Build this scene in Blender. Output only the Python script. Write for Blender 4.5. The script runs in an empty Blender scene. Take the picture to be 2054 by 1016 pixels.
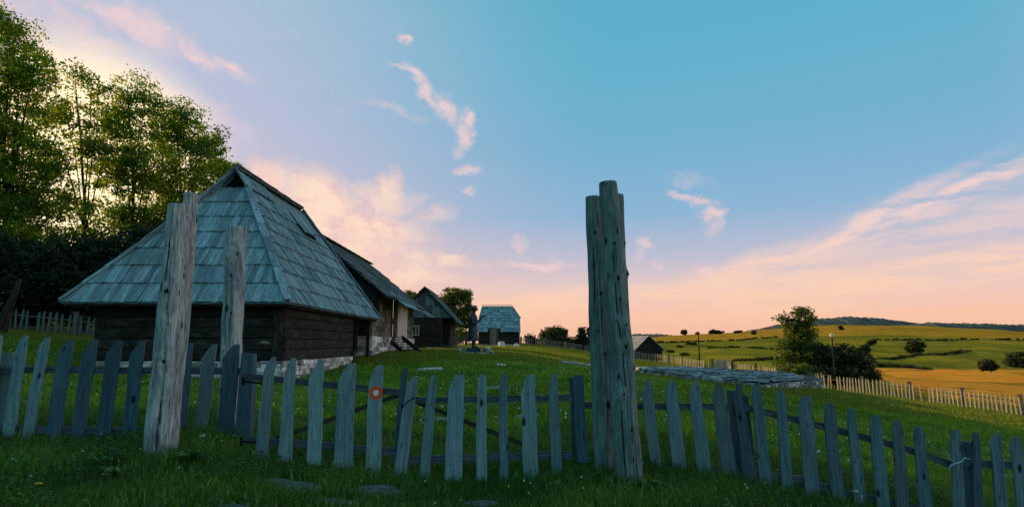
import bpy, math, random
import numpy as np
from mathutils import Vector, Matrix, noise as mnoise
random.seed(7); rng = np.random.default_rng(7)
R = math.radians
scene = bpy.context.scene
COL = scene.collection

# ------------------------------------------------------------------ camera
F = 1200.0; CX, CY = 1027.0, 508.0; EZ = 1.6; TH = math.atan(182.0/1200.0)
cam = bpy.data.cameras.new('camera'); camo = bpy.data.objects.new('camera', cam); COL.objects.link(camo)
camo.location = (0, 0, EZ); camo.rotation_euler = (math.pi/2 + TH, 0, 0)
cam.sensor_width = 36; cam.lens = 36*F/2054; cam.clip_start = 0.05; cam.clip_end = 6000
scene.camera = camo
CT, ST = math.cos(TH), math.sin(TH)
def ray(px, py):
    a = (px-CX)/F; b = -(py-CY)/F
    return a, CT - b*ST, ST + b*CT
def P(px, py, Y):
    x, y, z = ray(px, py); s = Y/y
    return Vector((x*s, Y, EZ + z*s))
def PX(px, Y): return (px-CX)/F*Y*0.99       # X at horizon height
def s2l(c):
    return tuple(((v/255)/12.92 if v/255 <= .04045 else ((v/255+.055)/1.055)**2.4) for v in c)

# ------------------------------------------------------------------ sun
SUN_AZ, SUN_EL = -57.0, 14.0
sun = bpy.data.lights.new('sun', 'SUN'); suno = bpy.data.objects.new('sun', sun); COL.objects.link(suno)
sun.energy = 5.0; sun.angle = R(0.6); sun.color = (1.0, 0.66, 0.30)
sv = Vector((math.sin(R(SUN_AZ))*math.cos(R(SUN_EL)), math.cos(R(SUN_AZ))*math.cos(R(SUN_EL)), math.sin(R(SUN_EL))))
suno.rotation_euler = sv.to_track_quat('Z', 'Y').to_euler(); suno.location = (-20, 10, 30)
scene.view_settings.view_transform = 'Standard'; scene.view_settings.look = 'None'
scene.view_settings.exposure = 0.0; scene.view_settings.gamma = 1.0

# ------------------------------------------------------------------ node helpers
class NT:
    def __init__(s, tree): s.t = tree; s.n = tree.nodes; s.l = tree.links
    def new(s, typ, **kw):
        nd = s.n.new(typ)
        for k, v in kw.items(): setattr(nd, k, v)
        return nd
    def val(s, nd, idx, v):
        if hasattr(v, 'is_output') or isinstance(v, bpy.types.NodeSocket): s.l.new(v, nd.inputs[idx])
        else: nd.inputs[idx].default_value = v
    def math(s, op, a, b=None, c=None, clamp=False):
        nd = s.new('ShaderNodeMath', operation=op); nd.use_clamp = clamp
        s.val(nd, 0, a)
        if b is not None: s.val(nd, 1, b)
        if c is not None: s.val(nd, 2, c)
        return nd.outputs[0]
    def vmath(s, op, a, b=None):
        nd = s.new('ShaderNodeVectorMath', operation=op); s.val(nd, 0, a)
        if b is not None: s.val(nd, 1, b)
        return nd.outputs['Value'] if op in ('LENGTH', 'DOT_PRODUCT', 'DISTANCE') else nd.outputs[0]
    def scale(s, a, f):
        nd = s.new('ShaderNodeVectorMath', operation='SCALE'); s.val(nd, 0, a); s.val(nd, 3, f); return nd.outputs[0]
    def comb(s, x, y, z):
        nd = s.new('ShaderNodeCombineXYZ'); s.val(nd, 0, x); s.val(nd, 1, y); s.val(nd, 2, z); return nd.outputs[0]
    def sep(s, v):
        nd = s.new('ShaderNodeSeparateXYZ'); s.val(nd, 0, v); return nd.outputs
    def mapping(s, v, scale=(1,1,1), loc=(0,0,0), rot=(0,0,0), typ='POINT'):
        nd = s.new('ShaderNodeMapping', vector_type=typ); s.val(nd, 0, v)
        nd.inputs['Location'].default_value = loc; nd.inputs['Rotation'].default_value = rot; nd.inputs['Scale'].default_value = scale
        return nd.outputs[0]
    def noise(s, v, scale, detail=4, rough=.55, dist=0., dims='3D'):
        nd = s.new('ShaderNodeTexNoise', noise_dimensions=dims); s.val(nd, 'Vector', v)
        nd.inputs['Scale'].default_value = scale; nd.inputs['Detail'].default_value = detail
        nd.inputs['Roughness'].default_value = rough; nd.inputs['Distortion'].default_value = dist
        return nd.outputs['Fac'], nd.outputs['Color']
    def rng(s, v, a, b, c=0., d=1., smooth=True):
        nd = s.new('ShaderNodeMapRange', interpolation_type='SMOOTHSTEP' if smooth else 'LINEAR')
        s.val(nd, 0, v); nd.inputs[1].default_value = a; nd.inputs[2].default_value = b
        nd.inputs[3].default_value = c; nd.inputs[4].default_value = d
        return nd.outputs[0]
    def mix(s, f, a, b, mode='MIX'):
        nd = s.new('ShaderNodeMix', data_type='RGBA', blend_type=mode)
        s.val(nd, 0, f)
        for idx, v in ((6, a), (7, b)):
            if isinstance(v, (tuple, list)) and len(v) == 3: v = (*v, 1)
            s.val(nd, idx, v)
        return nd.outputs[2]
    def ramp(s, f, stops, interp='LINEAR'):
        nd = s.new('ShaderNodeValToRGB'); s.val(nd, 0, f); cr = nd.color_ramp; cr.interpolation = interp
        while len(cr.elements) < len(stops): cr.elements.new(0.5)
        for e, (p, c) in zip(cr.elements, stops): e.position = p; e.color = (*c, 1) if len(c) == 3 else c
        return nd.outputs[0]

# ------------------------------------------------------------------ sky (world)
def build_world():
    w = bpy.data.worlds.new('World'); scene.world = w; w.use_nodes = True
    T = NT(w.node_tree); T.n.clear()
    out = T.new('ShaderNodeOutputWorld'); bg = T.new('ShaderNodeBackground'); T.l.new(bg.outputs[0], out.inputs[0])
    bg.inputs[1].default_value = 0.1
    sky = T.new('ShaderNodeTexSky', sky_type='NISHITA'); sky.sun_disc = False
    sky.sun_elevation = R(SUN_EL); sky.sun_rotation = R(SUN_AZ)
    d = T.new('ShaderNodeTexCoord').outputs['Generated']
    x, y, z = T.sep(d)
    U = T.math('ARCTAN2', x, y); V = T.math('ARCSINE', z)       # azimuth and elevation, radians
    def uv(px, py):
        v = Vector(ray(px, py)).normalized(); return math.atan2(v.x, v.y), math.asin(v.z)
    def col(*c): return s2l(c)
    deg = lambda a: R(a)/R(60)
    vn = T.math('DIVIDE', V, R(60), clamp=True)
    right = T.ramp(vn, [(0, col(240,186,160)), (deg(2.5), col(248,196,168)), (deg(5), col(232,200,194)), (deg(8), col(190,190,208)), (deg(12), col(142,180,212)), (deg(18), col(118,176,208)), (deg(26), col(98,176,204)), (deg(33), col(88,172,200)), (1, col(56,132,160))])
    left = T.ramp(vn, [(0, col(255,214,160)), (deg(6), col(250,196,176)), (deg(12), col(214,194,206)), (deg(20), col(190,192,216)), (deg(30), col(172,192,214)), (deg(45), col(96,152,186)), (1, col(56,130,160))])
    fl = T.rng(U, uv(250,300)[0], uv(1250,300)[0], 1, 0)
    behind = T.rng(y, 0.1, -0.4, 0, 1)
    base = T.mix(fl, right, left)
    back = T.ramp(vn, [(0, col(158,192,202)), (.3, col(120,190,212)), (1, col(56,132,160))])
    base = T.mix(behind, base, back)
    # pale far right: slight salmon near the horizon
    UV = T.comb(U, V, 0)
    n1 = T.noise(T.mapping(UV, (1,1.6,1)), 6, 5, .6)[1]
    n2 = T.noise(T.mapping(UV, (1,1.3,1)), 24, 4, .6)[1]
    dist = T.vmath('ADD', T.scale(T.vmath('SUBTRACT', n1, (.5,.5,.5)), .11), T.scale(T.vmath('SUBTRACT', n2, (.5,.5,.5)), .035))
    UD = T.vmath('ADD', UV, dist)
    UDs = T.vmath('ADD', UV, T.scale(dist, .45))
    def blobs(lst, soft=0.0, src=UD):
        acc = None
        for (px, py, rx, ry, ang, k) in lst:
            u, v = uv(px, py); sx = rx/F; sy = ry/F
            m = T.mapping(src, (sx, sy, 1), (u, v, 0), (0, 0, R(-ang)), 'TEXTURE')
            m = T.comb(*[T.sep(m)[0], T.sep(m)[1], 0])
            q = T.rng(T.vmath('LENGTH', m), soft, 1.0, k, 0)
            acc = q if acc is None else T.math('MAXIMUM', acc, q)
        return acc
    # streaky fibre noise, tilted like the cirrus (rising to the right)
    fib = T.noise(T.mapping(UDs, (4, 34, 1), rot=(0,0,R(-20))), 1.6, 6, .62)[0]
    fibL = T.noise(T.mapping(UD, (7, 22, 1), rot=(0,0,R(30))), 1.8, 6, .62)[0]
    fine = T.noise(UD, 26, 6, .65)[0]
    # angle: positive = clockwise on screen (falls to the right)
    cream = blobs([(640,400,150,80,32,1.),(720,450,190,85,12,1.),(790,375,55,45,-20,.85),(540,350,70,50,30,1.),(860,435,60,30,-5,.5),
                   (900,522,70,20,8,.8),(780,520,160,28,8,.7),(830,560,130,30,4,.8),(560,410,90,60,40,1.),(620,440,210,110,28,1.),(690,500,220,60,10,.9),(760,400,120,50,-5,.8)], .15)
    creamf = T.math('MULTIPLY', cream, T.rng(fine, .32, .5, .55, 1))
    wisp = blobs([(250,40,130,34,14,.9),(420,115,120,24,22,.8),(90,60,200,50,28,.7),(330,200,160,40,25,.45),(300,52,60,24,20,.8),(385,98,55,16,26,1.),(450,128,70,14,22,1.),(100,110,160,30,35,.5),(150,40,120,18,30,.5),
                  (800,62,24,13,40,.9),(826,142,50,16,22,1.),(862,178,48,24,50,1.),(892,212,50,28,48,1.),(924,262,30,46,12,1.),(946,236,24,26,0,1.),(800,130,30,10,10,.6),
                  (940,340,32,26,0,.8),(940,396,26,12,0,.6),(1385,385,56,15,22,1.),(1432,412,28,24,0,1.),(1440,444,20,32,-15,.7),
                  (1284,492,34,22,-20,.8),(1270,525,18,32,0,.5),(1048,485,30,16,20,.55),(1080,534,110,18,0,.85),(1310,540,16,14,0,.5),(1415,538,36,18,10,.7),
                  (800,215,90,14,12,.35),(1380,350,60,14,20,.3),(970,540,20,14,0,.4),(430,235,110,40,20,.35)], .1)
    wispf = T.math('MULTIPLY', wisp, T.rng(fine, .32, .52, .4, 1))
    band = blobs([(1700,470,300,26,-27,.95),(1900,388,200,20,-24,1.),(1980,352,150,22,-20,.9),(1820,440,260,40,-20,.7),(1500,545,260,42,-15,.95),(1780,560,420,46,-9,1.),(2050,520,240,50,-8,1.),
                  (1700,500,380,70,-22,.55),(1950,450,260,60,-16,.6),(1560,575,300,40,-8,.9),(1850,475,90,14,-14,.5),(2040,400,90,24,-14,.6),(1300,592,330,26,-3,1.),(1120,600,210,28,-6,.95),(1000,622,120,30,0,.9),(1650,520,150,30,-22,.7)], .1, UDs)
    bandf = T.math('MULTIPLY', band, T.rng(fib, .36, .53, .32, 1))
    ccream = T.mix(T.rng(fine, .35, .65), col(250,204,192), col(255,224,198))
    c = T.mix(T.math('MULTIPLY', creamf, .95), base, ccream)
    c = T.mix(T.math('MULTIPLY', wispf, .72), c, col(252,212,206))
    c = T.mix(T.math('MULTIPLY', bandf, .85), c, T.mix(T.rng(V, R(3), R(11)), col(253,208,174), col(252,214,204)))
    # faint streaks over the whole sky
    st = T.math('MULTIPLY', T.rng(fibL, .5, .8), .18)
    c = T.mix(T.math('MULTIPLY', st, fl), c, col(232,208,214))
    # warm glow round the low sun, behind the trees
    gd = T.vmath('DOT_PRODUCT', d, Vector(ray(165, 350)).normalized())
    glow = T.rng(gd, .979, .9985, 0, 1)
    c = T.mix(T.math('MULTIPLY', glow, .9), c, (1.5, 1.16, .68, 1))
    # broad pale-pink glow added beyond the right edge to light posts and wall
    gr = T.vmath('DOT_PRODUCT', d, Vector((.97, -.12, .2)).normalized())
    c = T.mix(T.math('MULTIPLY', T.rng(gr, .55, .97, 0, 1), .55), c, (1.35, .92, .85, 1))
    tot = T.vmath('ADD', T.scale(sky.outputs[0], 0.02), T.scale(c, 10.0))
    T.l.new(tot, bg.inputs[0])
build_world()

# ------------------------------------------------------------------ materials
def mat(name):
    m = bpy.data.materials.new(name); m.use_nodes = True
    T = NT(m.node_tree); b = T.n['Principled BSDF']; b.inputs['Specular IOR Level'].default_value = .25
    return m, T, b
def wood(name, dark, mid, light, rough=.85, grain=40., bump=.35, knots=True, vary=.35, spec=.2, con=.15, peel=0.):
    m, T, b = mat(name)
    uvn = T.new('ShaderNodeUVMap').outputs[0]
    rn = T.new('ShaderNodeAttribute', attribute_name='rnd').outputs['Fac']
    v = T.vmath('ADD', uvn, T.comb(T.math('MULTIPLY', rn, 37.), T.math('MULTIPLY', rn, 91.), rn))
    g = T.noise(T.mapping(v, (grain, 2.2, 1)), 1., 6, .65, .4)[0]
    g2 = T.noise(T.mapping(v, (grain*3, 7, 1)), 1., 4, .6)[0]
    bl = T.noise(T.mapping(v, (5, 1.6, 1)), 1., 4, .6)[0]
    c = T.ramp(g, [(.49-con, dark), (.49, mid), (.49+con, light)])
    c = T.mix(T.rng(bl, .35, .7, 0, .55), c, T.mix(.5, dark, mid))
    br = T.math('ADD', 1-vary/2, T.math('MULTIPLY', rn, vary))
    c = T.mix(1., c, T.comb(br, br, br), 'MULTIPLY')
    if peel:
        pn = T.noise(T.mapping(v, (14, 3.2, 1)), 1., 6, .7, .8)[0]
        c = T.mix(T.rng(pn, .50, .56, 0, peel), c, light); c = T.mix(T.rng(pn, .36, .43, peel*.8, 0), c, dark)
    sp = T.noise(T.mapping(v, (150, 60, 1)), 1., 3, .7)[0]
    c = T.mix(T.rng(sp, .3, .7, .22, 0), c, dark)
    hue = T.noise(T.comb(T.math('MULTIPLY', rn, 57.), 3., 1.), 1., 1)[0]
    c = T.mix(T.rng(hue, .4, .75, 0, .5), c, T.mix(1., c, (1.25,1.0,.80,1), 'MULTIPLY'))
    cracks = T.rng(g2, .33, .41, 0, 1)
    c = T.mix(T.math('SUBTRACT', 1., cracks), c, tuple(x*.3 for x in dark))
    h = T.math('ADD', T.math('MULTIPLY', g, .7), T.math('MULTIPLY', cracks, .3))
    if knots:
        vo = T.new('ShaderNodeTexVoronoi'); T.val(vo, 'Vector', T.mapping(v, (7., 3.4, 1))); vo.inputs['Scale'].default_value = 1
        sel = T.rng(T.sep(vo.outputs['Color'])[0], .48, .50, 0, 1)
        k = T.math('MULTIPLY', T.rng(vo.outputs['Distance'], .09, .2, 1, 0), sel)
        vd = T.new('ShaderNodeTexVoronoi'); T.val(vd, 'Vector', T.mapping(v, (16., 11., 1))); vd.inputs['Scale'].default_value = 1
        k2 = T.math('MULTIPLY', T.rng(vd.outputs['Distance'], .07, .13, 1, 0), T.rng(T.sep(vd.outputs['Color'])[0], .68, .7, 0, .8)); c = T.mix(k2, c, tuple(x*.3 for x in dark))
        c = T.mix(k, c, tuple(x*.25 for x in dark)); h = T.math('SUBTRACT', h, T.math('MULTIPLY', k, .5))
    T.l.new(c, b.inputs['Base Color']); b.inputs['Roughness'].default_value = rough; b.inputs['Specular IOR Level'].default_value = spec
    bp = T.new('ShaderNodeBump'); bp.inputs['Strength'].default_value = bump; bp.inputs['Distance'].default_value = .02
    T.l.new(h, bp.inputs['Height']); T.l.new(bp.outputs[0], b.inputs['Normal'])
    return m
def stone(name, a, bcol, c3, scale=3., bump=.6, moss=None):
    m, T, b = mat(name)
    co = T.new('ShaderNodeTexCoord').outputs['Object']
    rn = T.new('ShaderNodeAttribute', attribute_name='rnd').outputs['Fac']
    n = T.noise(co, scale*2, 6, .65)[0]; n2 = T.noise(co, scale*9, 5, .7)[0]
    c = T.ramp(n, [(.3, a), (.5, bcol), (.7, c3)])
    c = T.mix(T.rng(n2, .3, .48, .6, 0), c, tuple(x*.35 for x in a))
    br = T.math('ADD', .3, T.math('MULTIPLY', rn, 1.05)); c = T.mix(1., c, T.comb(br, br, br), 'MULTIPLY')
    if moss: c = T.mix(T.rng(T.noise(co, scale, 4)[0], .55, .65, 0, .8), c, moss)
    T.l.new(c, b.inputs['Base Color']); b.inputs['Roughness'].default_value = .95
    bp = T.new('ShaderNodeBump'); bp.inputs['Strength'].default_value = bump; bp.inputs['Distance'].default_value = .04
    T.l.new(T.math('ADD', n, n2), bp.inputs['Height']); T.l.new(bp.outputs[0], b.inputs['Normal'])
    return m
def leafm(name, c1, c2, c3, trans=.45):
    m, T, b = mat(name)
    rn = T.new('ShaderNodeAttribute', attribute_name='rnd').outputs['Fac']
    c = T.ramp(rn, [(0, c1), (.5, c2), (1, c3)])
    T.l.new(c, b.inputs['Base Color']); b.inputs['Roughness'].default_value = .6; b.inputs['Specular IOR Level'].default_value = .3
    tr = T.new('ShaderNodeBsdfTranslucent'); T.l.new(T.mix(1., c, (1.5,1.35,.5,1), 'MULTIPLY'), tr.inputs[0])
    ms = T.new('ShaderNodeMixShader'); ms.inputs[0].default_value = trans
    T.l.new(b.outputs[0], ms.inputs[1]); T.l.new(tr.outputs[0], ms.inputs[2])
    T.l.new(ms.outputs[0], T.n['Material Output'].inputs[0])
    return m
def plain(name, c, rough=.7, metal=0., nz=0., nscale=8.):
    m, T, b = mat(name)
    co = T.new('ShaderNodeTexCoord').outputs['Object']
    n = T.noise(co, nscale, 5, .6)[0]
    k = T.rng(n, .3, .7, 1-nz, 1+nz)
    T.l.new(T.mix(1., c, T.comb(k, k, k), 'MULTIPLY'), b.inputs['Base Color'])
    b.inputs['Roughness'].default_value = rough; b.inputs['Metallic'].default_value = metal
    return m
M = {}
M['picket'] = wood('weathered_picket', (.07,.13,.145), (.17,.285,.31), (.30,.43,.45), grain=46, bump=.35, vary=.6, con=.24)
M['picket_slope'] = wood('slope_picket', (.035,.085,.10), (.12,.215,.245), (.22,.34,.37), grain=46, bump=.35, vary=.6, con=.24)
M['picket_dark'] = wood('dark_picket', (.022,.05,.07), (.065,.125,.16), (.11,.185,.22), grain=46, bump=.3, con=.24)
M['rail'] = wood('dark_rail', (.03,.04,.05), (.07,.095,.115), (.13,.16,.18), grain=40, knots=False)
M['brace'] = wood('brown_brace', (.035,.03,.02), (.07,.055,.035), (.10,.085,.06), grain=40, knots=False)
M['log_pale'] = wood('pale_log', (.07,.10,.11), (.29,.37,.39), (.66,.70,.68), grain=40, bump=1., vary=.1, con=.22, peel=.55)
M['log_grey'] = wood('grey_log', (.035,.065,.065), (.165,.255,.245), (.32,.43,.40), grain=36, bump=.9, vary=.25, con=.22, peel=.3)
M['shingle'] = wood('silver_shingle', (.07,.14,.165), (.21,.37,.42), (.36,.54,.58), grain=36, bump=.7, knots=False, vary=.7)
M['shingle_dark'] = wood('dark_shingle', (.05,.07,.075), (.10,.14,.145), (.18,.23,.23), grain=26, bump=.4, knots=False, vary=.7)
M['shingle_warm'] = wood('warm_shingle', (.13,.15,.17), (.27,.30,.33), (.40,.43,.46), grain=26, bump=.4, knots=False, vary=.4)
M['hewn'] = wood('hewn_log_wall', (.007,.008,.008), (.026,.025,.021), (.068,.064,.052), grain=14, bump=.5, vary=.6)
M['gable_plank'] = wood('gable_plank', (.05,.085,.095), (.12,.17,.185), (.19,.25,.26), grain=20, knots=False, vary=1.3)
M['door'] = wood('door_plank', (.10,.095,.08), (.24,.22,.18), (.34,.32,.27), grain=18, knots=False, vary=.3)
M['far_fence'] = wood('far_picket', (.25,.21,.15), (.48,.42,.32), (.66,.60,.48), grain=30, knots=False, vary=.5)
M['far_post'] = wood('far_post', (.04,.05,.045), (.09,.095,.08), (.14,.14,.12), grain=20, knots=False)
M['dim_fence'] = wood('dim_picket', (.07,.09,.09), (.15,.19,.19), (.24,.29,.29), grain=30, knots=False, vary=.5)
M['white_stone'] = stone('whitewashed_stone', (.30,.31,.30), (.70,.69,.67), (.88,.86,.83), 2.2)
M['white_plaster'] = stone('white_plaster', (.80,.75,.72), (.90,.85,.82), (.93,.88,.85), 4., .4)
M['block_stone'] = stone('block_stone', (.07,.07,.055), (.17,.165,.13), (.32,.31,.26), 2.5)
M['dry_stone'] = stone('dry_stone', (.12,.15,.15), (.36,.40,.40), (.70,.73,.73), 3.0)
M['slab'] = stone('grey_slab', (.13,.18,.19), (.30,.38,.39), (.46,.55,.55), 2.0, .5)
M['knot'] = plain('dark_knot', (.018,.02,.018), .9, 0, .4, 40)
M['pave'] = stone('paving_stone', (.05,.08,.085), (.12,.17,.18), (.20,.27,.28), 5.0, .5)
M['bark'] = wood('bark', (.015,.013,.010), (.045,.038,.028), (.085,.07,.05), grain=8, bump=.8, knots=False)
M['leaf_wood'] = leafm('leaf_wood', (.02,.08,.025), (.09,.20,.022), (.50,.50,.02), .66)
M['leaf_dark'] = leafm('leaf_dark', (.006,.018,.012), (.012,.032,.014), (.03,.06,.016), .25)
M['leaf_mid'] = leafm('leaf_mid', (.03,.07,.018), (.08,.13,.022), (.20,.22,.03))
M['leaf_bush'] = leafm('leaf_bush', (.012,.026,.010), (.03,.045,.012), (.07,.08,.018), .3)
M['grass'] = leafm('grass_blade', (.02,.08,.018), (.075,.22,.03), (.26,.46,.07), .3)
M['grass_mid'] = leafm('meadow_blade', (.06,.15,.012), (.16,.32,.02), (.38,.48,.04), .38)
M['grass_sun'] = leafm('sunny_grass_blade', (.07,.13,.016), (.15,.20,.02), (.30,.28,.03), .4)
M['grass_dry'] = leafm('grass_stem', (.06,.07,.03), (.12,.13,.05), (.20,.19,.09), .3)
M['weed'] = leafm('weed_leaf', (.015,.06,.018), (.045,.15,.03), (.13,.28,.05), .3)
M['petal'] = leafm('petal', (.38,.42,.38), (.45,.48,.42), (.6,.38,.05), .2)
M['bronze'] = plain('dark_bronze', (.035,.055,.07), .45, .6, .35, 6.)
M['black'] = plain('dark_void', (.004,.004,.004), .9)
M['glass'] = plain('window_glass', (.02,.025,.03), .15)
M['frame_white'] = plain('window_frame_paint', (.45,.47,.47), .6, 0, .2)
M['red'] = plain('red_paint', (.85,.085,.03), .6, 0, .2, 60)
M['white_paint'] = plain('white_paint', (.72,.74,.75), .6, 0, .15, 60)
M['wire'] = plain('rusty_wire', (.03,.028,.028), .6, .5)
M['twine'] = plain('pale_blue_twine', (.30,.55,.62), .7)
M['iron'] = plain('black_iron', (.012,.014,.016), .55, .6)
M['lampglass'] = plain('pale_lamp_glass', (.75,.72,.65), .3)

# ------------------------------------------------------------------ mesh builder
def tag(o, label=None, cat=None, group=None, kind=None):
    if label: o['label'] = label
    if cat: o['category'] = cat
    if group: o['group'] = group
    if kind: o['kind'] = kind
    return o
def thing(name, loc, label, cat, group=None, rz=0.):
    o = bpy.data.objects.new(name, None); COL.objects.link(o); o.empty_display_size = .2
    o.location = loc; o.rotation_euler = (0, 0, rz); return tag(o, label, cat, group)
class MB:
    def __init__(s): s.v = []; s.f = []; s.uv = []; s.r = []
    def face(s, idx, uvs, r): s.f.append(idx); s.uv.extend(uvs); s.r.append(r)
    def hexa(s, p, r=None, along=None):
        """p: 8 points, 0-3 bottom ring, 4-7 top ring; grain runs from the bottom ring to the top ring"""
        r = random.random() if r is None else r
        n = len(s.v); p = [Vector(q) for q in p]; s.v.extend(p)
        L = (p[4]-p[0]).length
        per = 0
        for i in range(4):
            j = (i+1) % 4; w = (p[j]-p[i]).length
            s.face((n+i, n+j, n+4+j, n+4+i), [(per, 0), (per+w, 0), (per+w, L), (per, L)], r); per += w
        for ring, rev in ((0, True), (4, False)):
            q = [n+ring+i for i in range(4)]; c = [(p[ring+i]-p[ring]) for i in range(4)]
            w = (p[ring+1]-p[ring]).length; d = (p[ring+3]-p[ring]).length
            uvs = [(0, 0), (w, 0), (w, d), (0, d)]
            if rev: q = q[::-1]; uvs = uvs[::-1]
            s.face(tuple(q), uvs, r)
    def board(s, a, b, w, t, r=None, wb=None):
        """centre line a-b; w, t = full width / thickness vectors"""
        a, b, w, t = Vector(a), Vector(b), Vector(w), Vector(t); w2 = Vector(wb) if wb is not None else w
        s.hexa([a-w/2-t/2, a+w/2-t/2, a+w/2+t/2, a-w/2+t/2, b-w2/2-t/2, b+w2/2-t/2, b+w2/2+t/2, b-w2/2+t/2], r)
    def box(s, lo, hi, r=None, axis=2):
        x0, y0, z0 = lo; x1, y1, z1 = hi
        if axis == 2: s.hexa([(x0,y0,z0),(x1,y0,z0),(x1,y1,z0),(x0,y1,z0),(x0,y0,z1),(x1,y0,z1),(x1,y1,z1),(x0,y1,z1)], r)
        elif axis == 0: s.hexa([(x0,y0,z0),(x0,y1,z0),(x0,y1,z1),(x0,y0,z1),(x1,y0,z0),(x1,y1,z0),(x1,y1,z1),(x1,y0,z1)], r)
        else: s.hexa([(x1,y0,z0),(x0,y0,z0),(x0,y0,z1),(x1,y0,z1),(x1,y1,z0),(x0,y1,z0),(x0,y1,z1),(x1,y1,z1)], r)
    def slab(s, rows, d, r=None):
        """rows of (left, right) points from bottom to top, extruded by vector d: a sawn board with its own outline"""
        r = random.random() if r is None else r
        n = len(s.v); d = Vector(d)
        for L, Rr in rows: s.v.extend([Vector(L), Vector(Rr), Vector(Rr)+d, Vector(L)+d])
        vv = 0; th = d.length
        for k in range(len(rows)-1):
            a = n+4*k; b = a+4
            h = (Vector(rows[k+1][0])-Vector(rows[k][0])).length
            wa = (Vector(rows[k][1])-Vector(rows[k][0])).length; wb = (Vector(rows[k+1][1])-Vector(rows[k+1][0])).length
            s.face((a, a+1, b+1, b), [(-wa/2, vv), (wa/2, vv), (wb/2, vv+h), (-wb/2, vv+h)], r)
            s.face((a+1, a+2, b+2, b+1), [(1, vv), (1+th, vv), (1+th, vv+h), (1, vv+h)], r)
            s.face((a+2, a+3, b+3, b+2), [(2-wa/2, vv), (2+wa/2, vv), (2+wb/2, vv+h), (2-wb/2, vv+h)], r)
            s.face((a+3, a, b, b+3), [(3, vv), (3+th, vv), (3+th, vv+h), (3, vv+h)], r)
            vv += h
        e = n+4*(len(rows)-1)
        s.face((n+3, n+2, n+1, n), [(0,0),(.1,0),(.1,.02),(0,.02)], r); s.face((e, e+1, e+2, e+3), [(0,0),(.1,0),(.1,.02),(0,.02)], r)
    def tube(s, pts, rad, n=10, r=None, cap=True, rough=0., sq=None):
        r = random.random() if r is None else r
        pts = [Vector(p) for p in pts]; base = len(s.v); per = 2*math.pi*max(rad if not isinstance(rad[0], tuple) else [q[0] for q in rad])
        t0 = (pts[1]-pts[0]).normalized()
        ref = Vector((0,1,0)) if abs(t0.y) < .8 else Vector((0,0,1))
        ph = random.random()*6
        for k, p in enumerate(pts):
            t = (pts[min(k+1, len(pts)-1)]-pts[max(k-1, 0)]).normalized()
            a = t.cross(ref).normalized(); b = t.cross(a).normalized()
            ra = rad[k] if isinstance(rad[k], tuple) else (rad[k], rad[k])
            for i in range(n):
                th = 2*math.pi*i/n
                q = 1 + rough*mnoise.noise(Vector((math.cos(th)*1.3+ph, math.sin(th)*1.3, p.length*1.5)))
                s.v.append(p + a*math.cos(th)*ra[0]*q + b*math.sin(th)*ra[1]*q)
        vv = 0
        for k in range(len(pts)-1):
            L = (pts[k+1]-pts[k]).length
            for i in range(n):
                j = (i+1) % n; a = base+k*n
                s.face((a+i, a+j, a+n+j, a+n+i), [(per*i/n, vv), (per*(i+1)/n, vv), (per*(i+1)/n, vv+L), (per*i/n, vv+L)], r)
            vv += L
        if cap:
            for st, rev in ((base, True), (base+n*(len(pts)-1), False)):
                idx = [st+i for i in range(n)]; uvs = [(math.cos(2*math.pi*i/n)*.1, math.sin(2*math.pi*i/n)*.02) for i in range(n)]
                if rev: idx = idx[::-1]; uvs = uvs[::-1]
                s.face(tuple(idx), uvs, r)
    def ball(s, c, rad, n=10, m=7, r=None, rough=0.):
        c = Vector(c); rad = (rad,)*3 if not isinstance(rad, (tuple, list)) else rad
        pts = []
        r = random.random() if r is None else r
        base = len(s.v)
        for k in range(m+1):
            ph = math.pi*(k/m)-math.pi/2
            for i in range(n):
                th = 2*math.pi*i/n
                v = Vector((math.cos(ph)*math.cos(th), math.cos(ph)*math.sin(th), math.sin(ph)))
                q = 1 + rough*mnoise.noise(v*1.7+c*3)
                s.v.append(c+Vector((v.x*rad[0], v.y*rad[1], v.z*rad[2]))*q)
        for k in range(m):
            for i in range(n):
                j = (i+1) % n; a = base+k*n
                s.face((a+i, a+j, a+n+j, a+n+i), [(i/n, k/m), ((i+1)/n, k/m), ((i+1)/n, (k+1)/m), (i/n, (k+1)/m)], r)
    def build(s, name, material, parent=None, origin=None, smooth=False, loc=None):
        org = Vector(origin) if origin is not None else (Vector(parent_org(parent)) if parent else Vector((0,0,0)))
        me = bpy.data.meshes.new(name)
        me.from_pydata([tuple(v-org) for v in s.v], [], s.f)
        uvl = me.uv_layers.new(name='UVMap'); uvl.data.foreach_set('uv', np.array(s.uv, dtype=np.float32).ravel())
        at = me.attributes.new('rnd', 'FLOAT', 'FACE'); at.data.foreach_set('value', np.array(s.r, dtype=np.float32))
        if smooth: me.polygons.foreach_set('use_smooth', [True]*len(me.polygons))
        me.materials.append(material); me.update()
        o = bpy.data.objects.new(name, me); COL.objects.link(o)
        if parent: o.parent = parent
        else: o.location = org
        return o
ORG = {}
def parent_org(p):
    """world location of the thing this part hangs under"""
    q = p
    v = Vector((0,0,0))
    while q is not None: v += q.location; q = q.parent
    return v
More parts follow.
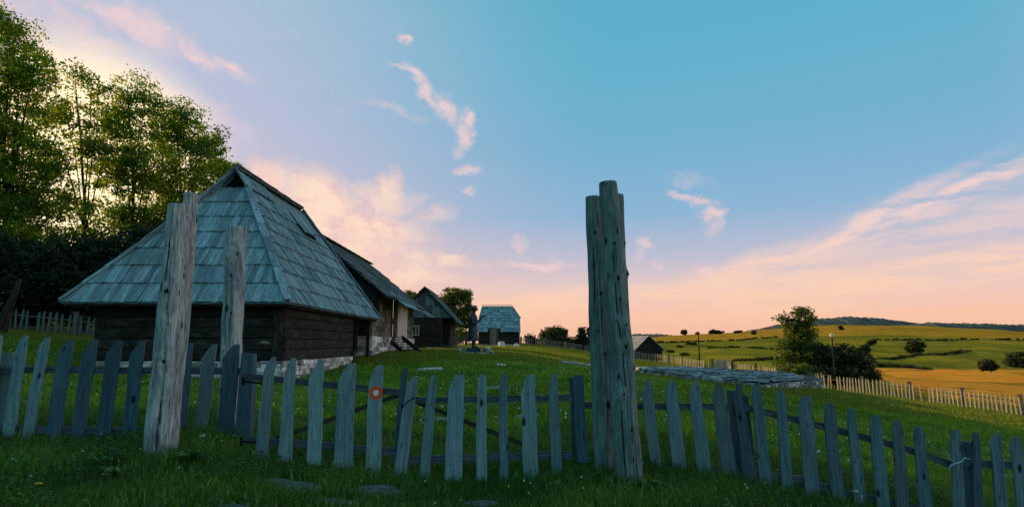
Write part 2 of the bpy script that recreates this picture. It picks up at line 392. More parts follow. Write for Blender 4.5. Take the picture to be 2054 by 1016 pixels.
def arrmesh(name, verts, nper, material, rnd, parent=None, org=(0,0,0), faces=None):
    """verts (N,3); consecutive groups of nper vertices are faces unless faces (M,nper) is given"""
    verts = np.asarray(verts, dtype=np.float32) - np.array(org, dtype=np.float32)
    me = bpy.data.meshes.new(name)
    if faces is None: faces = np.arange(len(verts), dtype=np.int32).reshape(-1, nper)
    m = len(faces)
    me.vertices.add(len(verts)); me.vertices.foreach_set('co', verts.ravel())
    me.loops.add(m*nper); me.loops.foreach_set('vertex_index', faces.astype(np.int32).ravel())
    me.polygons.add(m); me.polygons.foreach_set('loop_start', np.arange(0, m*nper, nper, dtype=np.int32))
    try: me.polygons.foreach_set('loop_total', np.full(m, nper, dtype=np.int32))
    except Exception: pass
    me.update(calc_edges=True)
    at = me.attributes.new('rnd', 'FLOAT', 'FACE'); at.data.foreach_set('value', np.asarray(rnd, dtype=np.float32))
    me.materials.append(material)
    o = bpy.data.objects.new(name, me); COL.objects.link(o)
    if parent: o.parent = parent
    else: o.location = org
    return o

# ------------------------------------------------------------------ terrain
CPX = [  # (px, py, Y) of ground seen in the photo
 (30,880,6.3),(180,882,6.3),(322,905,5.6),(460,884,6.3),(600,940,5.8),(760,958,5.8),(900,972,5.8),(1100,966,5.8),(1264,966,5.6),(1380,944,6.3),(1550,974,6.3),(1760,1022,6.3),(2040,1064,6.3),
 (60,664,31),(165,728,18.6),(560,768,18.2),(320,752,18.6),(640,746,22),(30,700,20),(705,727,27),(740,712,31),(830,700,44),(890,698,50),(955,707,32),(862,742,20),(1000,692,70),(1050,690,76),
 (1100,712,45),(1120,700,64),(1185,704,95),(1100,760,16),(1250,762,18),(700,800,12),(400,790,12),(900,820,11),
 (1272,748,35.5),(1400,763,29.5),(1515,776,25.5),(1641,779,32.5),(1640,780,48),(2054,833,38),(1500,756,58),(1400,739,72),(1290,722,92),(1850,804,43),(1700,862,16),(1400,830,12),(2054,880,20),(1640,830,20),
 (1700,752,62),(2054,800,56),(1850,788,54),(1850,727,140),(2054,735,140),(1850,692,210),(1850,668,290),(1850,644,430),(1500,662,430),(1400,668,430),(1330,673,430),(1400,704,150),(1400,690,220),(1600,700,180),(1600,650,430),(1720,643,430),(2054,657,430),(1600,738,90),
 (1200,690,200),(1050,696,200),(1000,697,400),(1200,689,430),(800,700,200),(600,690,120),(300,660,60),(0,640,60),(0,600,150),(300,640,150)]
cpt = [P(*c) for c in CPX]
cpt = [(p.x, p.y, p.z) for p in cpt] + [(0,0,0),(-3,2,.25),(3,2,-.25),(-2,3.6,.2),(2,3.6,0.0),(-5,4.5,.6),(5,4,-.5)]
cpt = np.array(cpt)
TMAX = R(46)
def tcoord(x, y):
    r = np.sqrt(x*x+y*y); th = np.arctan2(x, y); th = TMAX*np.tanh(th/TMAX*0.9)/np.tanh(.9)*1.0
    return np.stack([th*2.2, np.log(r+3.)], -1)
def tps_k(d): return np.where(d > 1e-9, d*d*np.log(np.maximum(d, 1e-9)), 0.)
_c = tcoord(cpt[:,0], cpt[:,1]); _n = len(_c)
_K = tps_k(np.linalg.norm(_c[:,None]-_c[None], axis=-1)) + np.eye(_n)*1e-3
_Pm = np.hstack([np.ones((_n,1)), _c]); _A = np.zeros((_n+3,_n+3)); _A[:_n,:_n] = _K; _A[:_n,_n:] = _Pm; _A[_n:,:_n] = _Pm.T
# interpolate height divided by (range+12): keeps far hills from ringing near the camera
_w = np.linalg.solve(_A, np.concatenate([(cpt[:,2]-EZ)/(np.hypot(cpt[:,0],cpt[:,1])+4.), np.zeros(3)]))
def sst(a, b, x): t = np.clip((x-a)/(b-a), 0, 1); return t*t*(3-2*t)
def gz_arr(x, y):
    x = np.asarray(x, float); y = np.asarray(y, float); sh = x.shape
    x = x.ravel(); y = y.ravel(); r = np.hypot(x, y); out = np.zeros_like(x)
    rc = np.minimum(r, 430.); k = np.where(r > 0, rc/np.maximum(r, 1e-6), 1)
    for i in range(0, len(x), 40000):
        c = tcoord((x*k)[i:i+40000], (y*k)[i:i+40000])
        d = np.linalg.norm(c[:,None]-_c[None], axis=-1)
        out[i:i+40000] = tps_k(d)@_w[:_n] + _w[_n] + c@_w[_n+1:]
    z = out*(rc+4.) + EZ
    # beyond the crest the land falls away
    z = z - sst(430, 900, r)*40
    back = sst(0, 6, -y); z = z*(1-back) + back*(-.1*np.tanh(x*.1)*4)
    # unseen rise added outside the frame on the left to shade the foreground
    h = sst(42, 78, -x)*sst(-60, -10, y)*(1-sst(50, 92, y))*25
    z = np.maximum(z, z+h)
    # small hummocks
    z = z + .03*np.sin(x*1.3+.7*y)*np.sin(y*.9-.4*x)*sst(2, 8, r)
    far = sst(60, 130, r)
    z = z + far*(.6*np.sin(x*.11+1.3*np.sin(y*.045))*np.sin(y*.09+.8*np.sin(x*.06)) + .16*np.sin(x*.43+2*np.sin(y*.11))*np.sin(y*.21+1.7*np.sin(x*.17)))*np.clip(1.4-r/500,.4,1)
    return z.reshape(sh)
def gz(x, y): return float(gz_arr(np.array([x]), np.array([y]))[0])
def G(px, Y, dz=0.):
    x = PX(px, Y); return Vector((x, Y, gz(x, Y)+dz))

def build_ground():
    th = np.concatenate([np.linspace(-180,-56,26)[:-1], np.linspace(-56,56,420), np.linspace(56,180,26)[1:]])
    r = np.concatenate([[0.01,.5,1.,1.5,2.,2.5], np.geomspace(3,430,300), np.geomspace(450,3000,22)])
    TT, RR = np.meshgrid(np.radians(th), r, indexing='ij')
    x = RR*np.sin(TT); y = RR*np.cos(TT); z = gz_arr(x, y)
    nt, nr = x.shape
    v = np.stack([x,y,z], -1).reshape(-1,3)
    i = np.arange(nt-1)[:,None]; j = np.arange(nr-1)[None]
    f = np.stack([i*nr+j, i*nr+j+1, (i+1)*nr+j+1, (i+1)*nr+j], -1).reshape(-1,4)
    f = f[:, ::-1]
    # dry hay fields and rough pasture as properties of the land
    rr = RR; u = x/np.maximum(y,1e-3)
    dry = np.zeros_like(x)
    edge = 50 + 6*np.sin(x*.1)
    g1 = sst(-3, 3, y-edge-2)*(1-sst(112,122,y+6*np.sin(x*.05)))*sst(.58,.64, u+.02*np.sin(y*.2))   # orange hay field
    g2 = sst(255,275, y+.05*x+8*np.sin(x*.03))*(y>0)*.40
    g3 = sst(36,60,y)*(1-sst(62,90,y))*sst(.0,.12,u)*(1-sst(.5,.6,u))*.15
    dry = np.clip(g1+g2+g3, 0, 1)
    o = arrmesh('ground', v, 4, ground_mat(), np.zeros(len(f)), faces=f)
    me = o.data; me.polygons.foreach_set('use_smooth', [True]*len(me.polygons))
    a = me.attributes.new('dry', 'FLOAT', 'POINT'); a.data.foreach_set('value', dry.ravel().astype(np.float32))
    tag(o, kind='structure')
def ground_mat():
    m, T, b = mat('meadow')
    pos = T.new('ShaderNodeNewGeometry').outputs['Position']
    px, py, pz = T.sep(pos)
    dry = T.new('ShaderNodeAttribute', attribute_name='dry').outputs['Fac']
    n1 = T.noise(pos, .06, 5, .6)[0]; n2 = T.noise(pos, .5, 5, .6)[0]; n3 = T.noise(pos, 5, 5, .65)[0]; n4 = T.noise(pos, 30, 3, .6)[0]
    nb = T.noise(T.mapping(pos, (.012,.05,.0), rot=(0,0,R(12))), 1., 4, .55)[0]
    near = T.mix(T.rng(n3, .35, .65), (.026,.070,.010), (.07,.155,.016))
    near = T.mix(T.rng(n2, .45, .7, 0, .6), near, (.075,.115,.022))
    near = T.mix(T.rng(n4, .4, .65, 0, .35), near, (.012,.028,.012))
    fa = T.mix(T.rng(n2, .35, .65), (.15,.165,.018), (.24,.22,.024))
    fa = T.mix(T.rng(n1, .45, .62, 0, .7), fa, (.34,.25,.03))
    fa = T.mix(T.rng(nb, .52, .60, 0, .6), fa, (.09,.12,.018))
    pt_ = T.noise(T.mapping(pos, (.03,.11,0)), 1., 6, .62)[0]
    fa = T.mix(T.rng(pt_, .56, .64, 0, .6), fa, (.06,.085,.014)); fa = T.mix(T.rng(pt_, .40, .32, 0, .6), fa, (.36,.23,.03))
    dist = T.vmath('LENGTH', pos)
    c = T.mix(T.rng(dist, 17, 48), near, fa)
    gold = T.mix(T.rng(n2, .35, .7), (.78,.27,.03), (.90,.36,.05))
    gold = T.mix(T.rng(n1, .42, .58, 0, .55), gold, (.55,.27,.035))
    gold = T.mix(T.rng(T.noise(T.mapping(pos,(.05,.16,0)),1.,5,.6)[0], .54, .62, 0, .8), gold, (.20,.17,.03))
    dd = T.math('ADD', dry, T.math('MULTIPLY', T.math('SUBTRACT', n2, .5), .35))
    c = T.mix(T.rng(dd, .12, .8), c, gold)
    T.l.new(c, b.inputs['Base Color']); b.inputs['Roughness'].default_value = 1.; b.inputs['Specular IOR Level'].default_value = 0
    bp = T.new('ShaderNodeBump'); bp.inputs['Strength'].default_value = .9; bp.inputs['Distance'].default_value = .25
    T.l.new(T.math('ADD', T.math('MULTIPLY', n3, .6), T.math('MULTIPLY', n2, .8)), bp.inputs['Height']); T.l.new(bp.outputs[0], b.inputs['Normal'])
    return m
build_ground()

# far wooded ridges
def ridge(name, pts, Y, depth, seed, material):
    """pts: skyline (px, py) at distance Y; a long hill with a knobbly wooded crest"""
    xs = np.arange(pts[0][0], pts[-1][0]+1, 1.5); ys = np.interp(xs, [p[0] for p in pts], [p[1] for p in pts])
    r2 = np.random.default_rng(seed)
    n = r2.normal(0, 1, len(xs)); n = np.convolve(n, np.ones(3)/3, 'same')
    X = (xs-CX)/F*Y*.99; Z = EZ + (690-ys)/F*Y*1.0
    prof = [(-depth, -60), (-depth*.5, -.55), (-depth*.15, -.16), (0, 0), (depth*.3, -.15), (depth, -60)]
    v = []
    for dy, dz in prof:
        zz = Z + (dz if dz < -10 else dz*np.abs(Z)*1.0) + (n*Y*.0011 if dz > -.3 else 0)
        v.append(np.stack([X, np.full_like(X, Y+dy), zz], -1))
    v = np.array(v); nr, nc = v.shape[:2]
    i = np.arange(nr-1)[:,None]; j = np.arange(nc-1)[None]
    f = np.stack([i*nc+j, i*nc+j+1, (i+1)*nc+j+1, (i+1)*nc+j], -1).reshape(-1,4)
    o = arrmesh(name, v.reshape(-1,3), 4, material, r2.random(len(f)), faces=f); tag(o, kind='structure')
wm = stone('far_woods', (.05,.075,.075), (.07,.095,.08), (.10,.12,.085), .03, .2)  # woods lightened and blued, distance haze put into the colour
ridge('hills', [(1440,690),(1500,664),(1560,652),(1640,640),(1700,636),(1770,638),(1800,643),(1850,650),(1900,660)], 620, 120, 3, wm)
ridge('hills', [(1780,672),(1830,650),(1880,647),(1960,649),(2054,652),(2200,657)], 560, 80, 5, wm)
ridge('hills', [(1180,690),(1240,674),(1280,669),(1330,671),(1360,674),(1420,690)], 1200, 200, 9, wm)

# ------------------------------------------------------------------ near fence and gate
def picket(parent, Y, tip, sh, bot, mkey='picket', bury=0., shR=None, name='picket', th=.022):
    """tip=(xl,xr,y) sh=(xl,y) bot=(xl,xr,y) in photo pixels, measured at distance Y"""
    (tl, tr, ty), (sl, sy), (bl, br, by) = tip, sh, bot
    if bury:
        k = (by+bury-sy)/(by-sy)
        s_r = shR if shR is not None else tr+(br-tr)*(sy-ty)/(by-ty)
        bl = sl+(bl-sl)*k; br = s_r+(br-s_r)*k; by = by+bury
    rows = []
    N = 9; ph = random.random()*9
    srx = shR if shR is not None else tr+(br-tr)*(sy-ty)/(by-ty)
    for i in range(N+1):
        t = i/N; y = by+(sy-by)*t
        wob = .7*math.sin(ph+t*7)*(1 if 0 < i else 0)+random.uniform(-.35,.35)
        rows.append((P(bl+(sl-bl)*t+wob, y, Y), P(br+(srx-br)*t+wob*.8+random.uniform(-.3,.3), y, Y)))
    for t in (.5, 1.):
        y = sy+(ty-sy)*t; cv = .12*(1-t)*(tl-sl)
        rows.append((P(sl+(tl-sl)*t-cv, y, Y), P(srx+(tr-srx)*t+(.3*(srx-tr) if shR is not None else 0)*(1-t), y, Y)))
    m = MB(); m.slab(rows, (0, th, 0)); return m.build(name, M[mkey], parent)
def rail(parent, pts, Y, h=12, mkey='rail', name='rail', th=.035):
    rows = []
    m = MB()
    for (xa, ya), (xb, yb) in zip(pts[:-1], pts[1:]):
        a = P(xa, ya, Y); b = P(xb, yb, Y); hw = h/F*Y
        m.board(a, b, (0,0,hw), (0,th,0))
    return m.build(name, M[mkey], parent)
def base(px, Y): x = PX(px, Y); return (x, Y, gz(x, Y))

YL = 6.3
fl = thing('picket_fence', base(200, YL), 'grey slant-topped picket fence in front of the big shingled house, left of the gate', 'fence', 'near picket fence runs')
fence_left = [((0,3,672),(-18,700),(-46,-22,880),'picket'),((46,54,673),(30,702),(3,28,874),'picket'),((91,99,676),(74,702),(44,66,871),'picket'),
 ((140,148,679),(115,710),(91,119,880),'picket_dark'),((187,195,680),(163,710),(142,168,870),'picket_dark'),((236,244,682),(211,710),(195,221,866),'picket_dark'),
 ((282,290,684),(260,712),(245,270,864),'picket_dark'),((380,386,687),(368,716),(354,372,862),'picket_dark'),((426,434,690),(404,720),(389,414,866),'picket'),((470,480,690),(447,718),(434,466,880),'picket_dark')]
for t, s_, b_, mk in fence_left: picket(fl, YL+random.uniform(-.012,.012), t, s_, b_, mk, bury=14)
rail(fl, [(-40,740),(505,744)], YL+.045, 13); rail(fl, [(-40,859),(505,868)], YL+.045, 15, 'rail')
m = MB(); m.slab([(P(-12,890,YL+.1),P(16,890,YL+.1)),(P(-6,800,YL+.1),P(20,800,YL+.1)),(P(2,707,YL+.1),P(26,706,YL+.1))], (0,.09,0)); m.build('post', M['picket'], fl)
gp = MB(); gp.slab([(P(470,892,6.28),P(500,892,6.28)),(P(474,830,6.28),P(503,830,6.28)),(P(479,760,6.28),P(506,760,6.28)),(P(484,708,6.28),P(507,709,6.28))], (0,.10,0)); gp.build('post', M['picket_dark'], fl)

YG = 5.85
def frame_thing(name, px, Y, label, cat, group=None): return thing(name, base(px, Y), label, cat, group)
g1 = frame_thing('garden_gate', 640, YG, 'left leaf of the picket gate with the red and white trail mark', 'gate', 'gate leaves')
gl = [((546,552,715),(529,742),(509,535,924)),((585,593,717),(570,747),(556,584,925)),((639,649,722),(620,758),(615,643,932)),
      ((699,713,728),(677,767),(669,706,942)),((756,768,732),(740,763),(732,763,948))]
lastp = None
for t, s_, b_ in gl: lastp = picket(g1, YG, t, s_, b_, 'picket')
picket(g1, YG+.035, (808,818,738),(803,750),(788,801,925),'picket_dark')
rail(g1, [(488,753),(800,786)], YG+.045, 12); rail(g1, [(492,880),(800,906)], YG+.045, 13)
rail(g1, [(540,884),(800,792)], YG+.075, 9, 'brace', 'brace', .02)
mk = MB()
c = P(754, 787, YG-.002)
def disc(mb, c, r0, r1, y, n=32, d=.002):
    v0 = len(mb.v)
    for i in range(n):
        a = 2*math.pi*i/n; w = 1+.03*math.sin(3*a)+.02*math.sin(7*a)
        for rr in (r0, r1):
            mb.v.append(Vector((c.x+rr*w*math.cos(a), y, c.z+rr*w*math.sin(a)))); 
        mb.v.append(Vector((c.x+r1*w*math.cos(a), y+d, c.z+r1*w*math.sin(a))))
    for i in range(n):
        j = (i+1) % n; a, b_ = v0+3*i, v0+3*j
        mb.face((a, a+1, b_+1, b_), [(0,0)]*4, .5); mb.face((a+1, a+2, b_+2, b_+1), [(0,0)]*4, .5)
    if r0 == 0: pass
disc(mk, c, 5.2/F*YG, 13.2/F*YG, YG-.003); mk.build('trail_mark_ring', M['red'], lastp)
mk = MB(); disc(mk, c, 0, 5.6/F*YG, YG-.0045); mk.build('trail_mark_dot', M['white_paint'], lastp)
# strap hinges on the post side
hm = MB(); hm.board(P(486,764,YG+.02), P(528,768,YG+.02), (0,0,.02), (0,.012,0)); hm.tube([P(488,772,YG+.03),P(488,756,YG+.03)], [.016,.016], 8)
hm.build('hinge', M['iron'], g1)
hm = MB(); hm.board(P(482,884,YG+.02), P(522,887,YG+.02), (0,0,.02), (0,.012,0)); hm.tube([P(484,892,YG+.03),P(484,876,YG+.03)], [.016,.016], 8)
hm.build('hinge', M['iron'], g1)

g2 = frame_thing('garden_gate', 980, YG, 'right leaf of the picket gate, beside the bundle of three tall log posts', 'gate', 'gate leaves')
gr = [((827,839,755),(814,782),(786,813,962)),((865,876,752),(855,792),(841,862,965)),((914,931,751),(898,788),(892,927,963)),((962,975,751),(956,776),(955,977,967)),
      ((1005,1017,749),(1001,776),(1002,1020,966)),((1057,1074,751),(1045,792),(1050,1080,961)),((1108,1118,749),(1101,772),(1106,1128,955))]
for t, s_, b_ in gr: picket(g2, YG, t, s_, b_, 'picket')
rail(g2, [(828,803),(1148,797)], YG+.045, 12); rail(g2, [(812,922),(1146,911)], YG+.045, 14)
rail(g2, [(836,806),(1060,894)], YG+.075, 9, 'brace', 'brace', .02)
picket(g2, YG+.02, (1153,1169,752),(1150,762),(1158,1181,926),'picket_dark')
# wire loop that ties the two leaves
wm_ = MB(); wp = []
for i in range(26):
    a = i/25*2*math.pi*2.2
    wp.append(P(818+math.cos(a)*13, 806-math.cos(a)*9, YG+.01+math.sin(a)*.05)+Vector((0,0,.012*math.sin(a*1.7))))
wm_.tube(wp, [.0035]*len(wp), 6); wm_.tube([P(830,798,YG-.04),P(837,795,YG-.045),P(842,800,YG-.05)],[.0035]*3,6)
tag(wm_.build('wire_tie', M['wire'], None, origin=P(818,806,YG)), 'twisted dark wire tying the two gate leaves together', 'wire')

YR = 6.3
fr = thing('picket_fence', base(1650, YR), 'grey pointed picket fence running downhill to the right of the tall log posts', 'fence', 'near picket fence runs')
pk = [((1203,1210,757),(1193,785),(1203,1228,922),1217,'picket_dark'),((1299,1305,760),(1288,792),(1306,1328,936),1311,'picket'),((1346,1354,762),(1334,792),(1350,1378,936),1359,'picket'),((1391,1400,764),(1383,792),(1399,1427,940),1406,'picket'),
 ((1438,1446,767),(1430,796),(1450,1480,955),1455,'picket'),((1480,1487,768),(1473,796),(1492,1520,962),1491,'picket_dark'),((1513,1524,768),(1508,796),(1525,1549,970),1529,'picket'),((1563,1571,781),(1559,806),(1568,1590,970),1577,'picket'),
 ((1608,1628,795),(1602,822),(1617,1645,987),1630,'picket'),((1660,1671,808),(1653,836),(1670,1695,1003),1677,'picket'),((1704,1712,818),(1701,838),(1715,1738,1006),1718,'picket'),((1750,1765,832),(1746,850),(1760,1786,1018),1768,'picket'),
 ((1796,1806,841),(1791,862),(1801,1826,1030),1812,'picket'),((1839,1850,854),(1834,876),(1848,1874,1036),1855,'picket'),((1912,1924,861),(1908,882),(1914,1940,1045),1927,'picket'),((1955,1962,867),(1951,886),(1958,1976,1048),1966,'picket_dark'),
 ((1995,2006,869),(1988,892),(2001,2026,1052),2010,'picket'),((2035,2046,875),(2028,896),(2046,2071,1058),2051,'picket')]
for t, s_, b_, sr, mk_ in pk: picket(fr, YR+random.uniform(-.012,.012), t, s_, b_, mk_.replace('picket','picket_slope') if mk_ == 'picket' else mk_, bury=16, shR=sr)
picket(fr, YR-.06, (1143,1160,757),(1143,760),(1150,1168,930),'picket_dark', bury=10, name='post', th=.08)
rail(fr, [(1160,812),(1482,816)], YR+.045, 12); rail(fr, [(1474,813),(1560,832),(1660,857),(1770,886),(1850,910),(1925,938)], YR+.06, 13); rail(fr, [(1915,927),(2080,934)], YR+.05, 14)
rail(fr, [(1170,922),(1490,945),(1620,962)], YR+.045, 13); rail(fr, [(1600,962),(1770,1005),(1930,1040)], YR+.07, 13)
for a, b_, y0 in ((1464,1486,782),(1486,1500,790),(1932,1950,884)):
    pm = MB(); dx = 22
    pm.slab([(P(a+dx,1000 if a<1700 else 1080,YR+.09),P(b_+dx,1000 if a<1700 else 1080,YR+.09)),(P(a+10,880+(60 if a>1700 else 0),YR+.09),P(b_+10,880+(60 if a>1700 else 0),YR+.09)),(P(a,y0,YR+.09),P(b_,y0+2,YR+.09))], (0,.10,0)); pm.build('post', M['picket_dark'], fr)
tw = MB()
tw.tube([P(1897,905,YR-.01),P(1906,920,YR-.03),P(1920,928,YR-.035),P(1932,922,YR-.03),P(1936,916,YR-.0)],[.004]*5,6)
tw.tube([P(1905,932,YR-.03),P(1918,928,YR-.04),P(1931,924,YR-.03)],[.005]*3,6); tw.tube([P(1903,938,YR-.03),P(1912,930,YR-.045),P(1924,927,YR-.03)],[.006]*3,6)
tw.tube([P(1932,918,YR-.01),P(1945,919,YR+.02),P(1950,926,YR+.04)],[.004]*3,6)
tag(tw.build('twine_knot', M['twine'], None, origin=P(1912,928,YR)), 'pale blue twine knotted round a right-hand picket and its rail', 'twine')

# ------------------------------------------------------------------ tall log posts
def log_post(label, Y, line, mkey, group, notch=False, n=20, knots=(), cracks=()):
    """line: (px centre, py, half width px) from the top down"""
    line = sorted(line, key=lambda q: q[1])
    (x0,y0,h0), (x1,y1,h1) = line[0], line[-1]
    pts, rad = [], []
    N = 120
    ys = [q[1] for q in line]; xs = [q[0] for q in line]; hs = [q[2] for q in line]
    for k in range(N+1):
        y = y1+24 + (y0-y1-24)*k/N
        px = np.interp(y, ys, xs); hw = np.interp(y, ys, hs)
        wob = .9*math.sin(k*.134+x0)
        pts.append(P(px+wob, y, Y)); rad.append(hw/F*Y*(1+.02*math.sin(k*.345+x0)))
    rad[-1] *= .965
    o = MB(); bpt = base(x1, Y); root = bpt
    # fluted log: rings with cracks and knots
    nn = 56; r0 = random.random(); off = random.random()*50
    b0 = 0; per = 2*math.pi*max(rad); vv = 0
    for k, p in enumerate(pts):
        t = (pts[min(k+1,N)]-pts[max(k-1,0)]).normalized(); a = t.cross(Vector((0,1,0))).normalized(); b = t.cross(a).normalized()
        for i in range(nn):
            th = 2*math.pi*i/nn
            q = 1+.035*mnoise.noise(Vector((math.cos(th)*2+off, math.sin(th)*2, k*.03)))
            fl_ = mnoise.noise(Vector((math.cos(th)*9+off, math.sin(th)*9, k*.0134)))
            q += .05*min(0, fl_)
            for (ka, kk, sz) in knots:
                kk = kk*120/46
                dd = math.hypot(math.sin((th-(ka-math.pi))/2)*2*rad[k]/.05, (k-kk)*((y1-y0)/N/F*Y)/.05)/sz
                if dd < 2: q += .22*sz*(math.exp(-dd*dd*1.5)-.7*math.exp(-dd*dd*7))
            cr = math.sin(th-(.35+.15*math.sin(k*.05)+x0)) ; cdist = abs((th-(4.9-math.pi+.12*math.sin(k*.042))) )
            if cdist < .06 and 6 < k < N-20: q -= .16
            o.v.append(p+a*math.cos(th)*rad[k]*q+b*math.sin(th)*rad[k]*q)
        if k:
            L = (pts[k]-pts[k-1]).length
            for i in range(nn):
                j = (i+1) % nn; c0 = (k-1)*nn
                o.face((c0+i, c0+j, c0+nn+j, c0+nn+i), [(per*i/nn, vv),(per*(i+1)/nn, vv),(per*(i+1)/nn, vv+L),(per*i/nn, vv+L)], r0)
            vv += L
    # sawn top, slightly domed
    tc = len(o.v); o.v.append(pts[-1]+Vector((0,0,.008)))
    for i in range(nn):
        j = (i+1) % nn; c0 = N*nn
        o.face((c0+i, c0+j, tc), [(.1*math.cos(i),.02*math.sin(i)),(.1*math.cos(j),.02*math.sin(j)),(0,0)], r0)
    ob = o.build('log_post', M[mkey], None, origin=bpt, smooth=False)
    for pl in ob.data.polygons: pl.use_smooth = len(pl.vertices) == 4
    def surf(k, th, q=1.):
        k = max(0, min(N, int(k))); t = (pts[min(k+1,N)]-pts[max(k-1,0)]).normalized(); a = t.cross(Vector((0,1,0))).normalized(); b = t.cross(a).normalized()
        return pts[k]+(a*math.cos(th)+b*math.sin(th))*rad[k]*q
    for (ka, kk, sz) in knots:
        km = MB(); c = surf(kk*120/46, ka-math.pi, 1.0); r_ = .017*sz*random.uniform(.9,1.2); km.ball(c, (r_, r_*.8, r_*random.uniform(1.2,1.7)), 10, 7, rough=.4)
        kb = km.build('knot', M['knot'], ob, origin=bpt); kb.location = (0,0,0)
    for (th0, ka_, kb_) in cracks:
        cm = MB(); n_ = int((kb_-ka_)/3); pp = []; rr = []
        for i in range(n_+1):
            k = ka_+(kb_-ka_)*i/n_; pp.append(surf(k, th0+.10*math.sin(k*.06)+random.uniform(-.02,.02), .985)); rr.append(max(.0015, .0065*math.sin(math.pi*(i+.3)/(n_+.6))*random.uniform(.7,1.3)))
        cm.tube(pp, rr, 6); cm.build('crack', M['knot'], ob, origin=bpt).location = (0,0,0)
    return tag(ob, label, 'post', group)
K = lambda *a: a
log_post('thickest pale split log post, in front at the left of the gate', 5.6, [(360,411,20.5),(346,600,25),(322,908,31)], 'log_pale', 'tall log posts', knots=[(4.75,31,.9),(4.5,31.5,.6),(5.1,25,.6),(4.9,18.5,1.2),(4.4,12,.6)], cracks=[(1.8,4,34),(1.2,30,70),(1.5,80,112)])
log_post('slim pale log post standing tight behind the thickest pale one', 5.95, [(384,388,13.5),(368,620,14),(338,880,16)], 'log_pale', 'tall log posts')
log_post('pale log post in front of the house corner, behind the dark pickets', 6.75, [(474,456,20),(465,700,20),(459,868,21)], 'log_pale', 'tall log posts', knots=[(4.8,36,.8),(4.4,20,.7),(5.0,28,.6)], cracks=[(1.4,50,90),(1.9,10,40)])
log_post('front and tallest grey log post of the bundle of three by the right gate leaf', 5.6, [(1220,366,19),(1236,600,24),(1243,690,24.5),(1262,968,27)], 'log_grey', 'tall log posts', knots=[(4.7,37,.9),(4.85,32,.9),(5.0,22,1.2),(5.6,19,1.),(4.6,15,1.),(5.0,10,.8),(4.5,26,.7),(4.9,29,.6),(5.2,25,.9),(4.3,18,.8)], cracks=[(1.55,14,100),(1.1,4,40),(2.0,2,22)])
log_post('left grey log post of the bundle of three by the right gate leaf', 5.93, [(1190,395,16),(1203,690,20),(1213,926,21)], 'log_grey', 'tall log posts', knots=[(4.6,40,.7),(4.9,30,.7),(4.5,24,.8),(5.0,20,.9)], cracks=[(1.2,70,100)])
log_post('rear right grey log post, barely showing behind the tallest of three', 5.93, [(1236,391,14),(1249,690,16),(1264,926,17)], 'log_grey', 'tall log posts', knots=[(5.7,33,1.2),(5.5,38,.8)])

# ------------------------------------------------------------------ roofs and houses
def shingle_face(mb, A, B, C_, D, courses, pw, th=.03, lap=.05, jit=.022, sag=0.):
    """A-B eave (left,right), D-C ridge (left,right). Long split boards laid in courses."""
    A, B, C_, D = map(Vector, (A, B, C_, D))
    e = (B-A).normalized(); up = ((D+C_)/2-(A+B)/2); up = (up-e*up.dot(e)).normalized(); nrm = e.cross(up).normalized()
    H = (D-A).dot(up)
    def L(t): return (D-A).dot(e)*t/H
    def Rr(t): return (B-A).dot(e)+((C_-B).dot(e))*t/H
    ts = [H*i/courses for i in range(courses+1)]
    for i in range(courses):
        t0, t1 = ts[i], ts[i+1]; s = min(L(t0), L(t1)); s1 = max(Rr(t0), Rr(t1))
        s += random.uniform(-pw, 0)
        while s < s1:
            w = pw*random.uniform(.75, 1.25); a, b = s, s+w-.006; s += w
            tb = t0-lap-random.uniform(0, jit) if i or True else t0
            tt = min(H, t1+.02)
            b0a, b0b = max(a, L(t0)), min(b, Rr(t0)); b1a, b1b = max(a, L(t1)), min(b, Rr(t1))
            if b0b-b0a < .015 and b1b-b1a < .015: continue
            if b0b < b0a: b0a = b0b = (b0a+b0b)/2 if L(t0) < (b0a+b0b)/2 < Rr(t0) else (b1a if b1a > b0a else b1b)
            if b1b < b1a: b1a = b1b = min(max((b1a+b1b)/2, L(t1)), Rr(t1))
            off = random.uniform(0, .03); h0 = .055+off; h1 = .012+off*.3; tl = random.uniform(-.022,.022)
            def pt(s_, t_, h_): return A+e*s_+up*t_+nrm*h_
            mb.hexa([pt(b0a,tb,h0-th+tl), pt(b0b,tb,h0-th-tl), pt(b0b,tb,h0-tl), pt(b0a,tb,h0+tl),
                     pt(b1a,tt,h1-th+tl), pt(b1b,tt,h1-th-tl), pt(b1b,tt,h1-tl), pt(b1a,tt,h1+tl)], random.random())
def cap_boards(mb, a, b, w, th=.03, nseg=7, side=None):
    a, b = Vector(a), Vector(b); d = (b-a)/nseg
    for i in range(nseg):
        p, q = a+d*i-d*.06, a+d*(i+1)
        s = (Vector((1,0,0)) if side is None else Vector(side)); t = d.normalized(); s = (s-t*s.dot(t)).normalized(); n = s.cross(t).normalized()
        if n.z < 0: n = -n
        mb.board(p+n*(th*1.6), q+n*(th*.9), s*w, n*th)
def underlay(mb, polys, dz=-.02, t=.05):
    for poly in polys:
        poly = [Vector(p)+Vector((0,0,dz)) for p in poly]; n0 = len(mb.v); k = len(poly)
        mb.v.extend(poly); mb.v.extend([p-Vector((0,0,t)) for p in poly])
        mb.face(tuple(range(n0, n0+k)), [(p.x, p.y) for p in poly], .2)
        mb.face(tuple(range(n0+2*k-1, n0+k-1, -1)), [(p.x, p.y) for p in poly], .2)
        for i in range(k):
            j = (i+1) % k; mb.face((n0+i, n0+j, n0+k+j, n0+k+i), [(0,0),(1,0),(1,.05),(0,.05)], .2)
